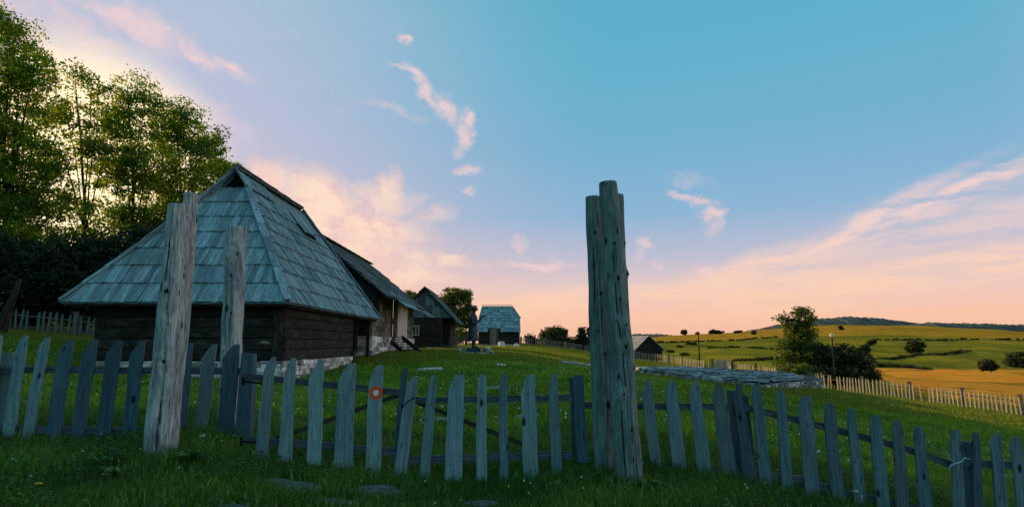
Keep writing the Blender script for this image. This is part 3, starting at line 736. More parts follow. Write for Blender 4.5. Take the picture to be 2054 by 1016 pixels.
def log_row(mb, a, b, z0, z1, n, thick=.22, ext=.0):
    """hewn logs stacked between z0 and z1 along a-b"""
    a, b = Vector(a), Vector(b); d = (b-a).normalized(); h = (z1-z0)/n
    nd = Vector((d.y, -d.x, 0)); cz = Vector((0,0,(z0+z1)/2)); mb.board(a*1+cz-Vector((0,0,a.z)), b+cz-Vector((0,0,b.z)), (0,0,z1-z0-.04), nd*thick*.5, .1)
    for i in range(n):
        zc = z0+h*(i+.5); w = random.uniform(-.012,.012); L = 7
        e0, e1 = ext*random.uniform(.6,1.2), ext*random.uniform(.6,1.2)
        pts = [a-d*e0+(b-a+d*(e0+e1))*k/L for k in range(L+1)]
        base0 = len(mb.v); prof = [(-.5,-.46),(-.5,-.40),(-.3,-.5),(.32,-.5),(.46,-.40),(.5,-.15),(.5,.2),(.44,.40),(.3,.485),(-.3,.485),(-.5,.40)]
        r = random.random(); np_ = len(prof); sd = random.random()*30
        for k, p in enumerate(pts):
            q = .012*mnoise.noise(Vector((k*.8, sd, i)))
            for (a_, b_) in prof: mb.v.append(Vector((p.x, p.y, zc+b_*h*(1.0)+q*.6))+nd*(a_*thick+w+q))
        Lseg = (b-a).length/L; per = 0
        for k in range(L):
            for j in range(np_):
                j2 = (j+1) % np_; c0 = base0+k*np_
                mb.face((c0+j, c0+np_+j, c0+np_+j2, c0+j2), [(j*.04, k*Lseg),(j*.04,(k+1)*Lseg),((j+1)*.04,(k+1)*Lseg),((j+1)*.04,k*Lseg)], r)
        for st, rev in ((base0, False), (base0+L*np_, True)):
            idx = [st+j for j in range(np_)]; uvs = [(prof[j][0]*.1, prof[j][1]*.02) for j in range(np_)]
            if rev: idx = idx[::-1]; uvs = uvs[::-1]
            mb.face(tuple(idx), uvs, r)
def rubble(mb, a, b, z0a, z0b, z1, thick, sx=.35, sz=.18, jit=.035, hid=0):
    """wall of rough stones from a to b; bottom z0a..z0b, top z1"""
    a, b = Vector((a[0],a[1],0)), Vector((b[0],b[1],0)); d = (b-a); L = d.length; d.normalize(); nd = Vector((d.y,-d.x,0))
    z = min(z0a, z0b)-.1
    while z < z1-.02:
        h = min(sz*random.uniform(.7,1.3), z1-z+.0); s = -random.uniform(0,.1)
        if h < .04: break
        while s < L:
            w = sx*random.uniform(.5,1.5); e = min(s+w, L+.02)
            if z+h > z0a+(z0b-z0a)*s/L-.05:
                g = .008; j = lambda: random.uniform(-jit, jit)
                f0 = thick/2+j(); 
                lo, hi = z+g+j()*.3, z+h-g+j()*.3
                P8 = []
                for zz in (lo, hi):
                    for (ss, tt) in ((s+g, f0+j()*.4), (e-g, f0+j()*.4), (e-g, -thick/2), (s+g, -thick/2)):
                        P8.append(a+d*(ss+j()*.3)+nd*tt+Vector((0,0,zz+j()*.3)))
                mb.hexa(P8, random.random())
            s = e
        z += h
    mb.board(a+Vector((0,0,(min(z0a,z0b)+z1)/2-.03)), b+Vector((0,0,(min(z0a,z0b)+z1)/2-.03)), (0,0,z1-min(z0a,z0b)), nd*thick*.75, .1)

# --- house 1: the big one with the shingled hip roof
def house1():
    xl, xr = -13.55, -6.75; y0, y1 = 18.0, 30.6; ze = EZ+1.27; xc = (xl+xr)/2
    zr = EZ+6.35; yr0, yr1 = 21.6, 28.3
    t = thing('log_house', ((xl+xr)/2, y0+.6, gz(xc, y0+.6)), 'large dark log house with a tall silvery shingled hip roof', 'house')
    # small gablet: front hip stops below the ridge
    zg = zr-.70; kg = (zg-ze)/(zr-ze); hwg = (xr-xc)*(1-kg)*1.0
    FA, FB = Vector((xl,y0,ze)), Vector((xr,y0,ze)); ridge0, ridge1 = Vector((xc,yr0-.35,zr)), Vector((xc,yr1,zr))
    gy = y0+(yr0-y0)*kg+.15
    GL, GR = Vector((xc-hwg,gy,zg)), Vector((xc+hwg,gy,zg))
    BR, BL = Vector((xr,y1,ze)), Vector((xl,y1,ze))
    rf = MB()
    shingle_face(rf, FA, FB, GR, GL, 7, .17)
    shingle_face(rf, FB, BR, ridge1, GR+Vector((0,0,0)), 8, .085)     # right slope up to gablet level (clipped to the ridge below)
    # upper right slope strip between the gablet edge and the ridge
    shingle_face(rf, GR+Vector((.02,-.35,.03)), GR+(ridge1-ridge0)*.35+Vector((0.02,0,.03)), ridge0+(ridge1-ridge0)*.35+Vector((0,0,.06)), ridge0+Vector((0,-.1,.06)), 1, .12)
    shingle_face(rf, BL, FA, GL, ridge1, 7, .3)
    shingle_face(rf, GL+(ridge1-ridge0)*.35+Vector((-.02,0,.03)), GL+Vector((-.02,-.35,.03)), ridge0+Vector((0,-.1,.06)), ridge0+(ridge1-ridge0)*.35+Vector((0,0,.06)), 1, .12)
    shingle_face(rf, BR, BL, ridge1, ridge1+Vector((-.01,0,0)), 6, .35)
    underlay(rf, [[FA,FB,GR,GL],[FB,BR,ridge1,ridge0+Vector((0,.3,0)),GR],[BL,FA,GL,ridge0+Vector((0,.3,0)),ridge1],[BR,BL,ridge1]])
    cap_boards(rf, FB+Vector((0,0,.06)), GR+Vector((0,0,.07)), .24, nseg=8, side=(1,.6,0))
    cap_boards(rf, FA+Vector((0,0,.06)), GL+Vector((0,0,.07)), .24, nseg=8, side=(1,-.6,0))
    cap_boards(rf, BR+Vector((0,0,.06)), ridge1+Vector((0,0,.05)), .22, nseg=8, side=(1,-.6,0))
    roof = rf.build('roof', M['shingle'], t)
    rb = MB()
    for i in range(26):
        a = ridge0+(ridge1-ridge0)*(i/26.); b = ridge0+(ridge1-ridge0)*((i+1.1)/26.); zz = .10+.03*mnoise.noise(a*2)
        rb.board(a+Vector((.05,0,zz)), b+Vector((.05,0,zz)), (.26,0,-.20), (.02,0,.03)); rb.board(a+Vector((-.05,0,zz)), b+Vector((-.05,0,zz)), (.26,0,.20), (-.02,0,.03))
    rb.build('ridge_cap', M['shingle_dark'], roof)
    gm = MB(); v = [GL+Vector((0,.12,-.1)), GR+Vector((0,.12,-.1)), ridge0+Vector((0,.25,0))]; n0 = len(gm.v); gm.v.extend(v); gm.face((0,1,2), [(0,0),(1,0),(.5,1)], .1)
    gm.v.extend([q+Vector((0,.05,0)) for q in v]); gm.face((5,4,3), [(0,0),(1,0),(.5,1)], .1)
    gm.build('smoke_gable', M['black'], roof)
    # lifted smoke hatch on the right slope
    def onr(s, k):  # s along y, k fraction up the slope
        a = Vector((xr, s, ze)); b = Vector((xc, s, zr)); return a+(b-a)*k
    nr_ = Vector((zr-ze, 0, xr-xc)).normalized()
    vm = MB()
    vm.hexa([onr(25.6,.66)+nr_*.07, onr(26.7,.66)+nr_*.07, onr(26.7,.66)+nr_*.16, onr(25.6,.66)+nr_*.16, onr(25.6,.74)+nr_*.06, onr(26.7,.74)+nr_*.06, onr(26.7,.74)+nr_*.13, onr(25.6,.74)+nr_*.13])
    vm.build('smoke_hole', M['black'], roof)
    vm = MB()
    for i in range(7):
        s = 25.3+i*.24; lift = .20+.07*math.sin(i*.7)
        vm.board(onr(s,.66-.01*math.sin(i))+nr_*lift, onr(s+.0,.86)+nr_*.09, (0,.22,0), nr_*.03)
    vm.build('smoke_hatch', M['shingle'], roof)
    # walls
    wx0, wx1, wy0, wy1 = xl+.85, xr-.45, y0+.75, 26.8
    zt = ze-.02; zb0 = max(gz(wx1,wy0), gz(wx0,wy0))+.18; zb0 = EZ-.50
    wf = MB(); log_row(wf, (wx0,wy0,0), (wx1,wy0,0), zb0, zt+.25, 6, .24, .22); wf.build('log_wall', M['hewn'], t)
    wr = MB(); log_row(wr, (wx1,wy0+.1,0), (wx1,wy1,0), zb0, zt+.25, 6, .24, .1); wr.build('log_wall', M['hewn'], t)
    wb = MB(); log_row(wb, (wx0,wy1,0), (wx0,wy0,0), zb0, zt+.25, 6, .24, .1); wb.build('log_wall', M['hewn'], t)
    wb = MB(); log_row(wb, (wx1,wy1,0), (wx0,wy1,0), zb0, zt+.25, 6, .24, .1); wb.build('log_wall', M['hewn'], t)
    cl = MB(); cl.box((wx1-.16,wy0-.17,zb0-.3),(wx1+.14,wy0+.14,zt)); cl.build('corner_post', M['hewn'], t)
    cl = MB(); cl.box((xr-.5,wy1+3.2,gz(xr,wy1+3)-.1),(xr-.35,wy1+3.35,ze)); cl.build('porch_post', M['hewn'], t)
    pb = MB(); pb.box((wx1-2.5,wy1+1.5,zb0+.1),(wx1-.05,wy1+1.6,ze)); pb.build('porch_wall', M['hewn'], t)
    pb = MB(); pb.box((wx1-.02,wy1-.25,gz(wx1,wy1)-.1),(wx1+.28,wy1+.1,zb0+.25)); pb.build('corner_block', M['hewn'], t)
    # exposed split end in the log corner
    sp = MB(); sp.ball((wx1-.42,wy0-.16,EZ+.05), (.14,.05,.05), 9, 6, rough=.6); sp.build('broken_log_end', M['door'], t)
    fm = MB()
    rubble(fm, (wx0-.1,wy0-.02), (wx1+.12,wy0-.02), gz(wx0,wy0), gz(wx1,wy0), zb0-.01, .36, .26, .13)
    rubble(fm, (wx1+.02,wy0-.1), (wx1+.02,wy1), gz(wx1,wy0), gz(wx1,wy1), zb0-.01, .36, .26, .13)
    fm.build('foundation', M['white_stone'], t)
    # loose eave beam
    eb = MB(); eb.box((xl+.15,y0+.12,ze-.14),(xr-.12,y0+.26,ze-.03),axis=0); eb.box((xr-.26,y0+.1,ze-.14),(xr-.12,y1-.2,ze-.03),axis=1); eb.build('eave_beam', M['hewn'], t)
house1()

# --- house 2: long stone building with the grey gable roof
def house2():
    xw = -7.35; xe = -6.35; xc = -10.4; yf, yb = 31.0, 43.6; ze = EZ+2.45; zr = EZ+5.75
    t = thing('stone_farmhouse', (xc, yf, gz(xc,yf)), 'long farmhouse with gable roof, white wall panel and stair, behind the large log house', 'house')
    rf = MB(); xo = 2*xc-xe
    shingle_face(rf, (xe,yf-.6,ze), (xe,yb+.4,ze), (xc,yb+.2,zr), (xc,yf-.6,zr), 6, .22, th=.04)
    shingle_face(rf, (xo,yb+.4,ze), (xo,yf-.6,ze), (xc,yf-.6,zr), (xc,yb+.2,zr), 6, .5, th=.04)
    underlay(rf, [[(xe,yf-.6,ze),(xe,yb+.4,ze),(xc,yb+.2,zr),(xc,yf-.6,zr)],[(xo,yb+.4,ze),(xo,yf-.6,ze),(xc,yf-.6,zr),(xc,yb+.2,zr)]])
    roof = rf.build('roof', M['shingle_dark'], t)
    # lower worn lean-to strip of shingles along the eave
    sm = MB(); shingle_face(sm, (xe+.45,yf+2.,ze-.38), (xe+.45,yf+7.2,ze-.38), (xe-1.3,yf+7.2,ze+1.0), (xe-1.3,yf+2.,ze+1.), 2, .22)
    sm.build('eave_shingles', M['shingle'], roof); sm = MB()
    shingle_face(sm, (xe+.55,yb-2.2,ze-.55), (xe+.55,yb+.6,ze-.5), (xe-.3,yb+.6,ze+.15), (xe-.3,yb-2.2,ze+.15), 1, .2)
    sm.build('eave_shingles', M['shingle'], roof)
    cb = MB(); cap_boards(cb, (xc,yf-.6,zr+.06), (xc,yb+.2,zr+.06), .4, nseg=12); cb.build('ridge_cap', M['shingle_dark'], roof)
    gb = MB()
    for i in range(18):
        x0 = xc+(xe-.5-xc)*(i/18.); x1 = xc+(xe-.5-xc)*((i+1)/18.)-.02; h = lambda x: ze+(zr-ze)*(1-(x-xc)/(xe-xc))-.12
        gb.hexa([(x0,yf,ze-.9),(x1,yf,ze-.9),(x1,yf+.04,ze-.9),(x0,yf+.04,ze-.9),(x0,yf,h(x0)),(x1,yf,h(x1)),(x1,yf+.04,h(x1)),(x0,yf+.04,h(x0))])
    gb.hexa([(xc,yf+.06,ze-.9),(xe-.5,yf+.06,ze-.9),(xe-.5,yf+.12,ze-.9),(xc,yf+.12,ze-.9),(xc,yf+.06,zr-.15),(xe-.5,yf+.06,ze+.25),(xe-.5,yf+.12,ze+.25),(xc,yf+.12,zr-.15)],.1)
    gb.build('gable_boards', M['hewn'], t)
    zf = EZ+.42; zt = ze+.62
    fm = MB(); zg0, zg1 = gz(xw,yf), gz(xw,yb)
    rubble(fm, (xw,yf), (xw,yb), zg0, zg1, zf-.0, .5, .5, .3, .05)
    rubble(fm, (xw-3,yf), (xw+.25,yf), zg0, zg0, zf, .5, .5, .3, .05)
    fm.build('foundation', M['white_stone'], t)
    # block wall (left of door), door, white panel, rough stone end
    ya, yb_, yc = 35.4, 37.5, 41.2
    wm2 = MB()
    z = zf
    while z < zt:
        s = yf; h = .26
        while s < ya-.15:
            w = random.uniform(.4,.8); e = min(s+w, ya-.15)
            wm2.box((xw-.2,s+.01,z+.01),(xw+.14+random.uniform(-.02,.03),e-.01,min(z+h,zt)-.01)); s = e
        z += h
    wm2.box((xw-.2,yf+.02,zf),(xw+.10,ya-.17,zt-.02)); wm2.build('block_wall', M['block_stone'], t)
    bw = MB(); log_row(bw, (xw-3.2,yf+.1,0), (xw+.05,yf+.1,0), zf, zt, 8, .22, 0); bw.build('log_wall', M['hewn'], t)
    df = MB(); df.box((xw-.05,ya-.15,zf),(xw+.20,ya,zt)); df.box((xw-.05,yb_,zf),(xw+.20,yb_+.15,zt)); df.box((xw-.05,ya-.02,zt-.35),(xw+.19,yb_+.02,zt-.2)); fo = df.build('door_frame', M['door'], t)
    dm = MB(); dm.box((xw-.16,ya,zf),(xw-.08,yb_,zt)); dm.build('door', M['hewn'], t)
    pm = MB(); pm.box((xw-.1,yb_+.16,zf-.05),(xw+.2,yc,zt-.02)); pm.build('white_wall', M['white_plaster'], t)
    em = MB(); rubble(em, (xw+.02,yc), (xw+.02,yb), zf-.1, zf-.1, zt, .36, .35, .22, .05); em.build('stone_wall', M['block_stone'], t)
    # stair down from the door, to the right
    st = thing('stair', (0,0,0), None, None) if False else None
    sm = MB(); zg = gz(xw+2.2, 38.)
    top = Vector((xw+.25, 36.3, zf+.0)); bp_ = P(826,706,34.6); bot = Vector((bp_.x, bp_.y, gz(bp_.x,bp_.y))); d = (bot-top); side = Vector((-d.y,d.x,0)).normalized()
    for k in (-.55,.55): sm.board(top+side*k, bot+side*k, (0,0,.26), side*.07)
    for i in range(6):
        p = top+d*((i+.5)/6.); sm.board(p-side*.6+Vector((0,0,.06)), p+side*.6+Vector((0,0,.06)), Vector((d.x,d.y,0)).normalized()*.28, (0,0,.05))
    sm.build('stair', M['hewn'], t)
house2()

# --- house 3: small cabin, gable towards us
def house3():
    Y = 50.; x1 = PX(898,Y); xc = PX(851,Y); x0 = 2*xc-x1; zb = EZ-.25; ze = EZ+2.05; zr = EZ+4.75; D = 6.
    t = thing('gabled_cabin', (xc,Y,gz(xc,Y)), 'small dark cabin with bluish plank gable and white window, left of the tree', 'cabin')
    xe = PX(919,Y); xo = 2*xc-xe; zee = EZ+1.75
    rf = MB()
    shingle_face(rf, (xe,Y-.5,zee),(xe,Y+D,zee),(xc,Y+D,zr),(xc,Y-.5,zr), 7, .3, th=.05)
    shingle_face(rf, (xo,Y+D,zee),(xo,Y-.5,zee),(xc,Y-.5,zr),(xc,Y+D,zr), 7, .5, th=.05)
    underlay(rf, [[(xe,Y-.5,zee),(xe,Y+D,zee),(xc,Y+D,zr),(xc,Y-.5,zr)],[(xo,Y+D,zee),(xo,Y-.5,zee),(xc,Y-.5,zr),(xc,Y+D,zr)]])
    rf.build('roof', M['shingle_dark'], t)
    gm = MB(); rows = [(EZ+2.2,EZ+3.15),(EZ+3.17,EZ+4.05),(EZ+4.07,zr-.1)]
    for k, (za, zz) in enumerate(rows):
        hw = lambda z: (xe-xc)*(zr-z)/(zr-zee)-.18
        s = xc-hw(za)
        while s < xc+hw(za):
            w = random.uniform(.35,.8); e = min(s+w, xc+hw(za))
            f = lambda x: min(zz, zr-.12-(abs(x-xc)+.18)*(zr-zee)/(xe-xc)+.1)
            if max(f(s), f(e)) > za+.05: gm.hexa([(s,Y-.12+.02*k,za),(e-.02,Y-.12+.02*k,za),(e-.02,Y-.06,za),(s,Y-.06,za),(s,Y-.12+.02*k,max(za+.02,f(s))),(e-.02,Y-.12+.02*k,max(za+.02,f(e))),(e-.02,Y-.06,max(za+.02,f(e))),(s,Y-.06,max(za+.02,f(s)))])
            s = e
    gm.hexa([(xc-1.9,Y-.05,EZ+2.15),(xe-.25,Y-.05,EZ+2.15),(xe-.25,Y-.0,EZ+2.15),(xc-1.9,Y,EZ+2.15),(xc-.01,Y-.05,zr-.15),(xc+.01,Y-.05,zr-.15),(xc+.01,Y,zr-.15),(xc-.01,Y,zr-.15)],.1)
    gm.build('gable_boards', M['gable_plank'], t)
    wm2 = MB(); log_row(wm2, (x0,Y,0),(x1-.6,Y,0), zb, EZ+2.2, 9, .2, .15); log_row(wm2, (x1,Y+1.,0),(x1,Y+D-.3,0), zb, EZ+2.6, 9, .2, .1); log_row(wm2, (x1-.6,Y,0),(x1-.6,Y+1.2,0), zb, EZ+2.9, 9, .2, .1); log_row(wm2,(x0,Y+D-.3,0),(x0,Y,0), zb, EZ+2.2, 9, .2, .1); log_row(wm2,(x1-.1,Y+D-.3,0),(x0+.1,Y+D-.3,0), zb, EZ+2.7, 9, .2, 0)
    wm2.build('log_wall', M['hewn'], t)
    dm = MB(); dm.box((x1-.48,Y+1.0,zb),(x1+.05,Y+1.06,EZ+1.8)); dm.build('door', M['hewn'], t)
    wx0, wx1 = PX(828,Y), PX(841,Y); w0, w1 = EZ+.72, EZ+1.55
    fr_ = MB()
    for (a,b_,c,d) in ((wx0,wx1,w0,w0+.06),(wx0,wx1,w1-.06,w1),(wx0,wx0+.06,w0+.06,w1-.06),(wx1-.06,wx1,w0+.06,w1-.06),((wx0+wx1)/2-.03,(wx0+wx1)/2+.03,w0+.06,w1-.06)):
        fr_.box((a,Y-.2,c),(b_,Y-.14,d))
    wfr = fr_.build('window', M['frame_white'], t)
    gm = MB(); gm.box((wx0+.03,Y-.165,w0+.03),(wx1-.03,Y-.150,w1-.03)); gm.build('pane', M['glass'], wfr)
    fm = MB(); rubble(fm, (x0,Y), (x1-.4,Y), gz(x0,Y), gz(x1,Y), zb, .4, .4, .2, .04); rubble(fm, (x1,Y+.9), (x1,Y+D), gz(x1,Y)-.1, gz(x1,Y+D)-.1, zb, .4, .4, .2, .04); fm.build('foundation', M['white_stone'], t)
    sm = MB(); a = Vector((x1-.25,Y-.1,zb+.1)); b_ = Vector((x1+.75,Y-1.0,gz(x1+.7,Y-1)+.0)); sm.board(a,b_,(.55,.55,0),(0,0,.16)); sm.build('stair', M['hewn'], t)
house3()

# --- barn 4
def barn4():
    Y = 70.; xa, xb = PX(957,Y), PX(1045,Y); ra, rb_ = PX(964,Y), PX(1028,Y); zr = EZ+(690-614.5)/F*(Y+2.5); ze = EZ+(690-665)/F*Y; zb = EZ+(690-690)/F*Y; D = 5.5
    t = thing('shingled_barn', ((xa+xb)/2,Y,gz((xa+xb)/2,Y)), 'small barn with blue-grey shingled roof and pale door, right of the statue', 'barn')
    rf = MB(); yr = Y+D/2; hz = EZ+(690-637)/F*(Y+1.5); yh = Y+(yr-Y)*(hz-ze)/(zr-ze)
    d0, d1 = PX(979,Y), PX(1004,Y); zd = EZ+(690-657)/F*Y; yd = Y+(yr-Y)*(zd-ze)/(zr-ze)-.25
    # main front slope in three vertical panels round the door notch
    def sl(x0,x1,x2,x3,z0,z1,cs,pw=.36):
        ya = Y-.4+(yr-Y+.4)*(z0-ze)/(zr-ze); yb = Y-.4+(yr-Y+.4)*(z1-ze)/(zr-ze)
        shingle_face(rf, (x0,ya,z0),(x1,ya,z0),(x2,yb,z1),(x3,yb,z1), cs, pw, th=.05, lap=.08, jit=.06)
    sl(xa,d0,d0,xa,ze,zd,1); sl(d1,xb-.05,xb-.08,d1,ze,zd,1); sl(xa,xb-.08,PX(1043.5,Y),xa+.1,zd,hz,3); sl(xa+.1,PX(1043.5,Y),rb_,ra,hz,zr,4)
    sl(d0-.03,d1+.03,d1-.05,d0-.05,zd-.03,zd+.75,1,.35)
    underlay(rf, [[(xa,Y-.4,ze),(d0,Y-.4,ze),(d0,yd,zd),(ra,yr,zr)],[(d1,Y-.4,ze),(xb-.05,Y-.4,ze),(PX(1043.5,Y),yh,hz),(rb_,yr,zr),(d1,yd,zd)],[(d0,yd,zd),(d1,yd,zd),(rb_,yr,zr),(ra,yr,zr)],
                  [(xb-.05,Y-.4,ze),(xb-.05,Y+D+.4,ze),(PX(1043.5,Y),Y+D-(yh-Y),hz),(PX(1043.5,Y),yh,hz)],[(PX(1043.5,Y),yh,hz),(PX(1043.5,Y),Y+D-(yh-Y),hz),(rb_,yr,zr)],
                  [(xb-.05,Y+D+.4,ze),(xa,Y+D+.4,ze),(ra,yr,zr),(rb_,yr,zr)],[(xa,Y+D+.4,ze),(xa,Y-.4,ze),(ra,yr,zr)]])
    shingle_face(rf, (PX(1043.5,Y),yh,hz),(PX(1043.5,Y),Y+D-(yh-Y),hz),(rb_,yr,zr),(rb_,yr-.01,zr),3,.4)
    cap_boards(rf, (ra,yr,zr+.1),(rb_,yr,zr+.1),.5,nseg=6,side=(0,1,0))
    rf.build('roof', M['shingle'], t)
    wm2 = MB(); xw0, xw1 = PX(961,Y), PX(1041,Y)
    ddx0, ddx1 = PX(982.5,Y), PX(1001,Y)
    log_row(wm2,(xw0,Y,0),(ddx0,Y,0),zb,ze+.15,5,.2,0); log_row(wm2,(ddx1,Y,0),(xw1,Y,0),zb,ze+.15,5,.2,0); log_row(wm2,(xw1,Y,0),(xw1,Y+D,0),zb,ze+.15,5,.2,.1); log_row(wm2,(xw0,Y+D,0),(xw0,Y,0),zb,ze+.15,5,.2,.1)
    wm2.build('log_wall', M['hewn'], t)
    dm = MB(); dz = zd-.15; n = 4
    for i in range(n): dm.box((PX(984,Y)+(PX(996,Y)-PX(984,Y))*i/n+.01,Y-.05,zb+.05),(PX(984,Y)+(PX(996,Y)-PX(984,Y))*(i+1)/n-.01,Y,dz))
    dm.box((PX(984,Y),Y-.09,(zb+dz)/2),(PX(996,Y),Y-.055,(zb+dz)/2+.12),axis=0); dm.build('door', M['door'], t)
    fm = MB(); fm.box((PX(998,Y),Y-.08,zb),(PX(999.5,Y),Y+.02,dz)); fm.box((PX(982.5,Y),Y-.08,zb),(PX(983.7,Y),Y+.02,dz)); fm.build('door_frame', M['door'], t)
    vm = MB(); vm.box((ddx0,Y+.3,zb),(ddx1,Y+.4,zd)); vm.build('doorway', M['black'], t)
    fm = MB(); rubble(fm,(PX(1000,Y),Y-.1),(xw1+.1,Y-.1),gz(xw1,Y)-.2,gz(xw1,Y)-.5,zb,.5,.6,.3,.06); rubble(fm,(xw0,Y+.1),(PX(1000,Y),Y+.1),gz(xw0,Y)-.2,gz(xw1,Y)-.2,zb,.4,.6,.3,.06); fm.build('foundation', M['white_stone'], t)
barn4()

# --- house 5 far hut
def hut5():
    Y = 96.; xc = PX(1301,Y); hw = 26/F*Y; zb = gz(xc,Y)-.2; zr = EZ+(690-673)/F*Y; ze = EZ+(690-702)/F*Y; D = 6.5; sk = -1.6
    t = thing('hay_hut', (xc,Y,zb), 'small hut with sunlit roof and black gable, far off behind the log posts', 'hut')
    e = 31/F*Y
    rf = MB()
    A = [(xc-e,Y-.4,ze-.1),(xc,Y-.4,zr),(xc+sk,Y+D,zr),(xc-e+sk,Y+D,ze-.1)]; B = [(xc+e,Y-.4,ze),(xc+e+sk,Y+D,ze),(xc+sk,Y+D,zr),(xc,Y-.4,zr)]
    shingle_face(rf,(xc-e+sk,Y+D,ze-.1),(xc-e,Y-.4,ze-.1),(xc,Y-.4,zr),(xc+sk,Y+D,zr),5,.5,th=.05)
    shingle_face(rf,(xc+e,Y-.4,ze),(xc+e+sk,Y+D,ze),(xc+sk,Y+D,zr),(xc,Y-.4,zr),5,.5,th=.05)
    underlay(rf,[A,B]); rf.build('roof', M['shingle_warm'], t)
    g = MB(); n0 = 0
    pts = [(xc-hw,Y,zb),(xc+hw,Y,zb),(xc+hw,Y,ze+.3),(xc,Y,zr-.1),(xc-hw,Y,ze+.3)]
    g.v.extend([Vector(p) for p in pts]+[Vector(p)+Vector((sk*.95,D-.3,0)) for p in pts])
    g.face((0,1,2,3,4),[(p[0],p[2]) for p in pts],.3); g.face((9,8,7,6,5),[(p[0],p[2]) for p in pts],.3)
    for i in range(5): j = (i+1)%5; g.face((i,5+i,5+j,j),[(0,0),(1,0),(1,1),(0,1)],.3)
    g.build('plank_wall', M['hewn'], t)
    p = MB(); p.box((xc-hw-1.6,Y-.8,zb),(xc-hw-.1,Y-.7,zb+1.7)); 
    p.build('side_boards', M['far_fence'], t)
hut5()

# ------------------------------------------------------------------ statue
def statue():
    Y = 32.; px = 950.; x = PX(px,Y); zb = gz(x,Y)
    zt = EZ+(690-614)/F*Y; s = (zt-(zb+.28))/1.86
    t = thing('statue', (x,Y,zb), 'dark bronze statue of a standing man in a long coat holding an open book', 'statue')
    b0 = Vector((x,Y,zb+.28))
    def q(a,b_,c): return b0+Vector((a,b_,c))*s
    m = MB()
    m.tube([q(-.03,0,.30),q(-.03,0,.45),q(-.03,0,.75),q(-.03,0,1.0),q(-.02,0,1.2),q(-.03,0,1.38),q(-.02,0,1.50),q(0,0,1.56)],[(.30,.30),(.29,.29),(.26,.27),(.24,.25),(.235,.26),(.22,.27),(.15,.18),(.075,.08)],16,cap=True)
    m.tube([q(.01,0,1.52),q(.02,0,1.60),q(.03,0,1.68)],[.07,.065,.065],10)
    m.ball(q(.03,0,1.745),(.115*s,.092*s,.135*s),14,10); m.ball(q(.0,0,1.765),(.10*s,.095*s,.11*s),12,8)
    m.ball(q(.145,0,1.725),(.028*s,.02*s,.032*s),8,6); m.ball(q(.10,0,1.655),(.045*s,.045*s,.035*s),8,6)
    for sy in (-1,1):
        m.tube([q(-.03,.20*sy,1.42),q(-.07,.26*sy,1.25),q(-.03,.27*sy,1.08),q(.08,.22*sy,1.08),q(.22,.14*sy,1.20),q(.31,.10*sy,1.27)],[.09,.085,.08,.075,.055,.04],10)
        m.ball(q(.34,.09*sy,1.29),(.05*s,.03*s,.03*s),8,6)
        for k in range(4): m.tube([q(.34,.09*sy+(k-1.5)*.018,1.28),q(.385,.09*sy+(k-1.5)*.02,1.30),q(.41,.09*sy+(k-1.5)*.02,1.325)],[.011,.010,.007],6)
        m.tube([q(.34,.06*sy,1.29),q(.37,.045*sy,1.33)],[.012,.008],6)
        m.tube([q(0,.10*sy,.40),q(0,.10*sy,.22),q(0,.10*sy,.04)],[.10,.085,.075],10)
        m.tube([q(-.08,.11*sy,.04),q(.06,.12*sy,.045),q(.19,.13*sy,.025)],[.05,.055,.035],8)
    body = m.build('figure', M['bronze'], t, smooth=True)
    rm = body.modifiers.new('remesh','REMESH'); rm.mode = 'VOXEL'; rm.voxel_size = .022; rm.use_smooth_shade = True
    sm = body.modifiers.new('smooth','SMOOTH'); sm.iterations = 3
    bk = MB()
    for sy in (-1,1): bk.board(q(.30,.07*sy,1.32), q(.50,.07*sy,1.43), (0,.13*s,.02*sy*s), (-.02*s,0,.03*s))
    bk.build('book', M['bronze'], t)
    pd = MB(); pd.box((x-.33,Y-.4,zb+.08),(x+.38,Y+.4,zb+.28)); pd.build('pedestal', M['bronze'], t)
    # low stone kerb round it
    k = MB(); x0, x1 = PX(932,Y), PX(984,Y); y0, y1 = Y-1.3, Y+1.2
    for a,b_ in (((x0,y0),(x1,y0)),((x1,y0),(x1,y1)),((x1,y1),(x0,y1)),((x0,y1),(x0,y0))):
        rubble(k, a, b_, gz(*a)-.05, gz(*b_)-.05, zb+.10, .3, .3, .14, .04)
    for (ax,ay,rr) in ((x1-.1,y0+.1,.13),(x1-.25,y0+.05,.10),(x0-.15,y0+.1,.09),(x0+.1,y0+.15,.08)):
        k.ball((ax,ay,zb+.16+rr*.5),(rr,rr,rr*.9),9,7,rough=.5)
    o = k.build('stone_kerb', M['dry_stone'], None, origin=(x,Y,zb)); tag(o, 'low rough stone kerb laid round the foot of the statue', 'stone kerb')
statue()

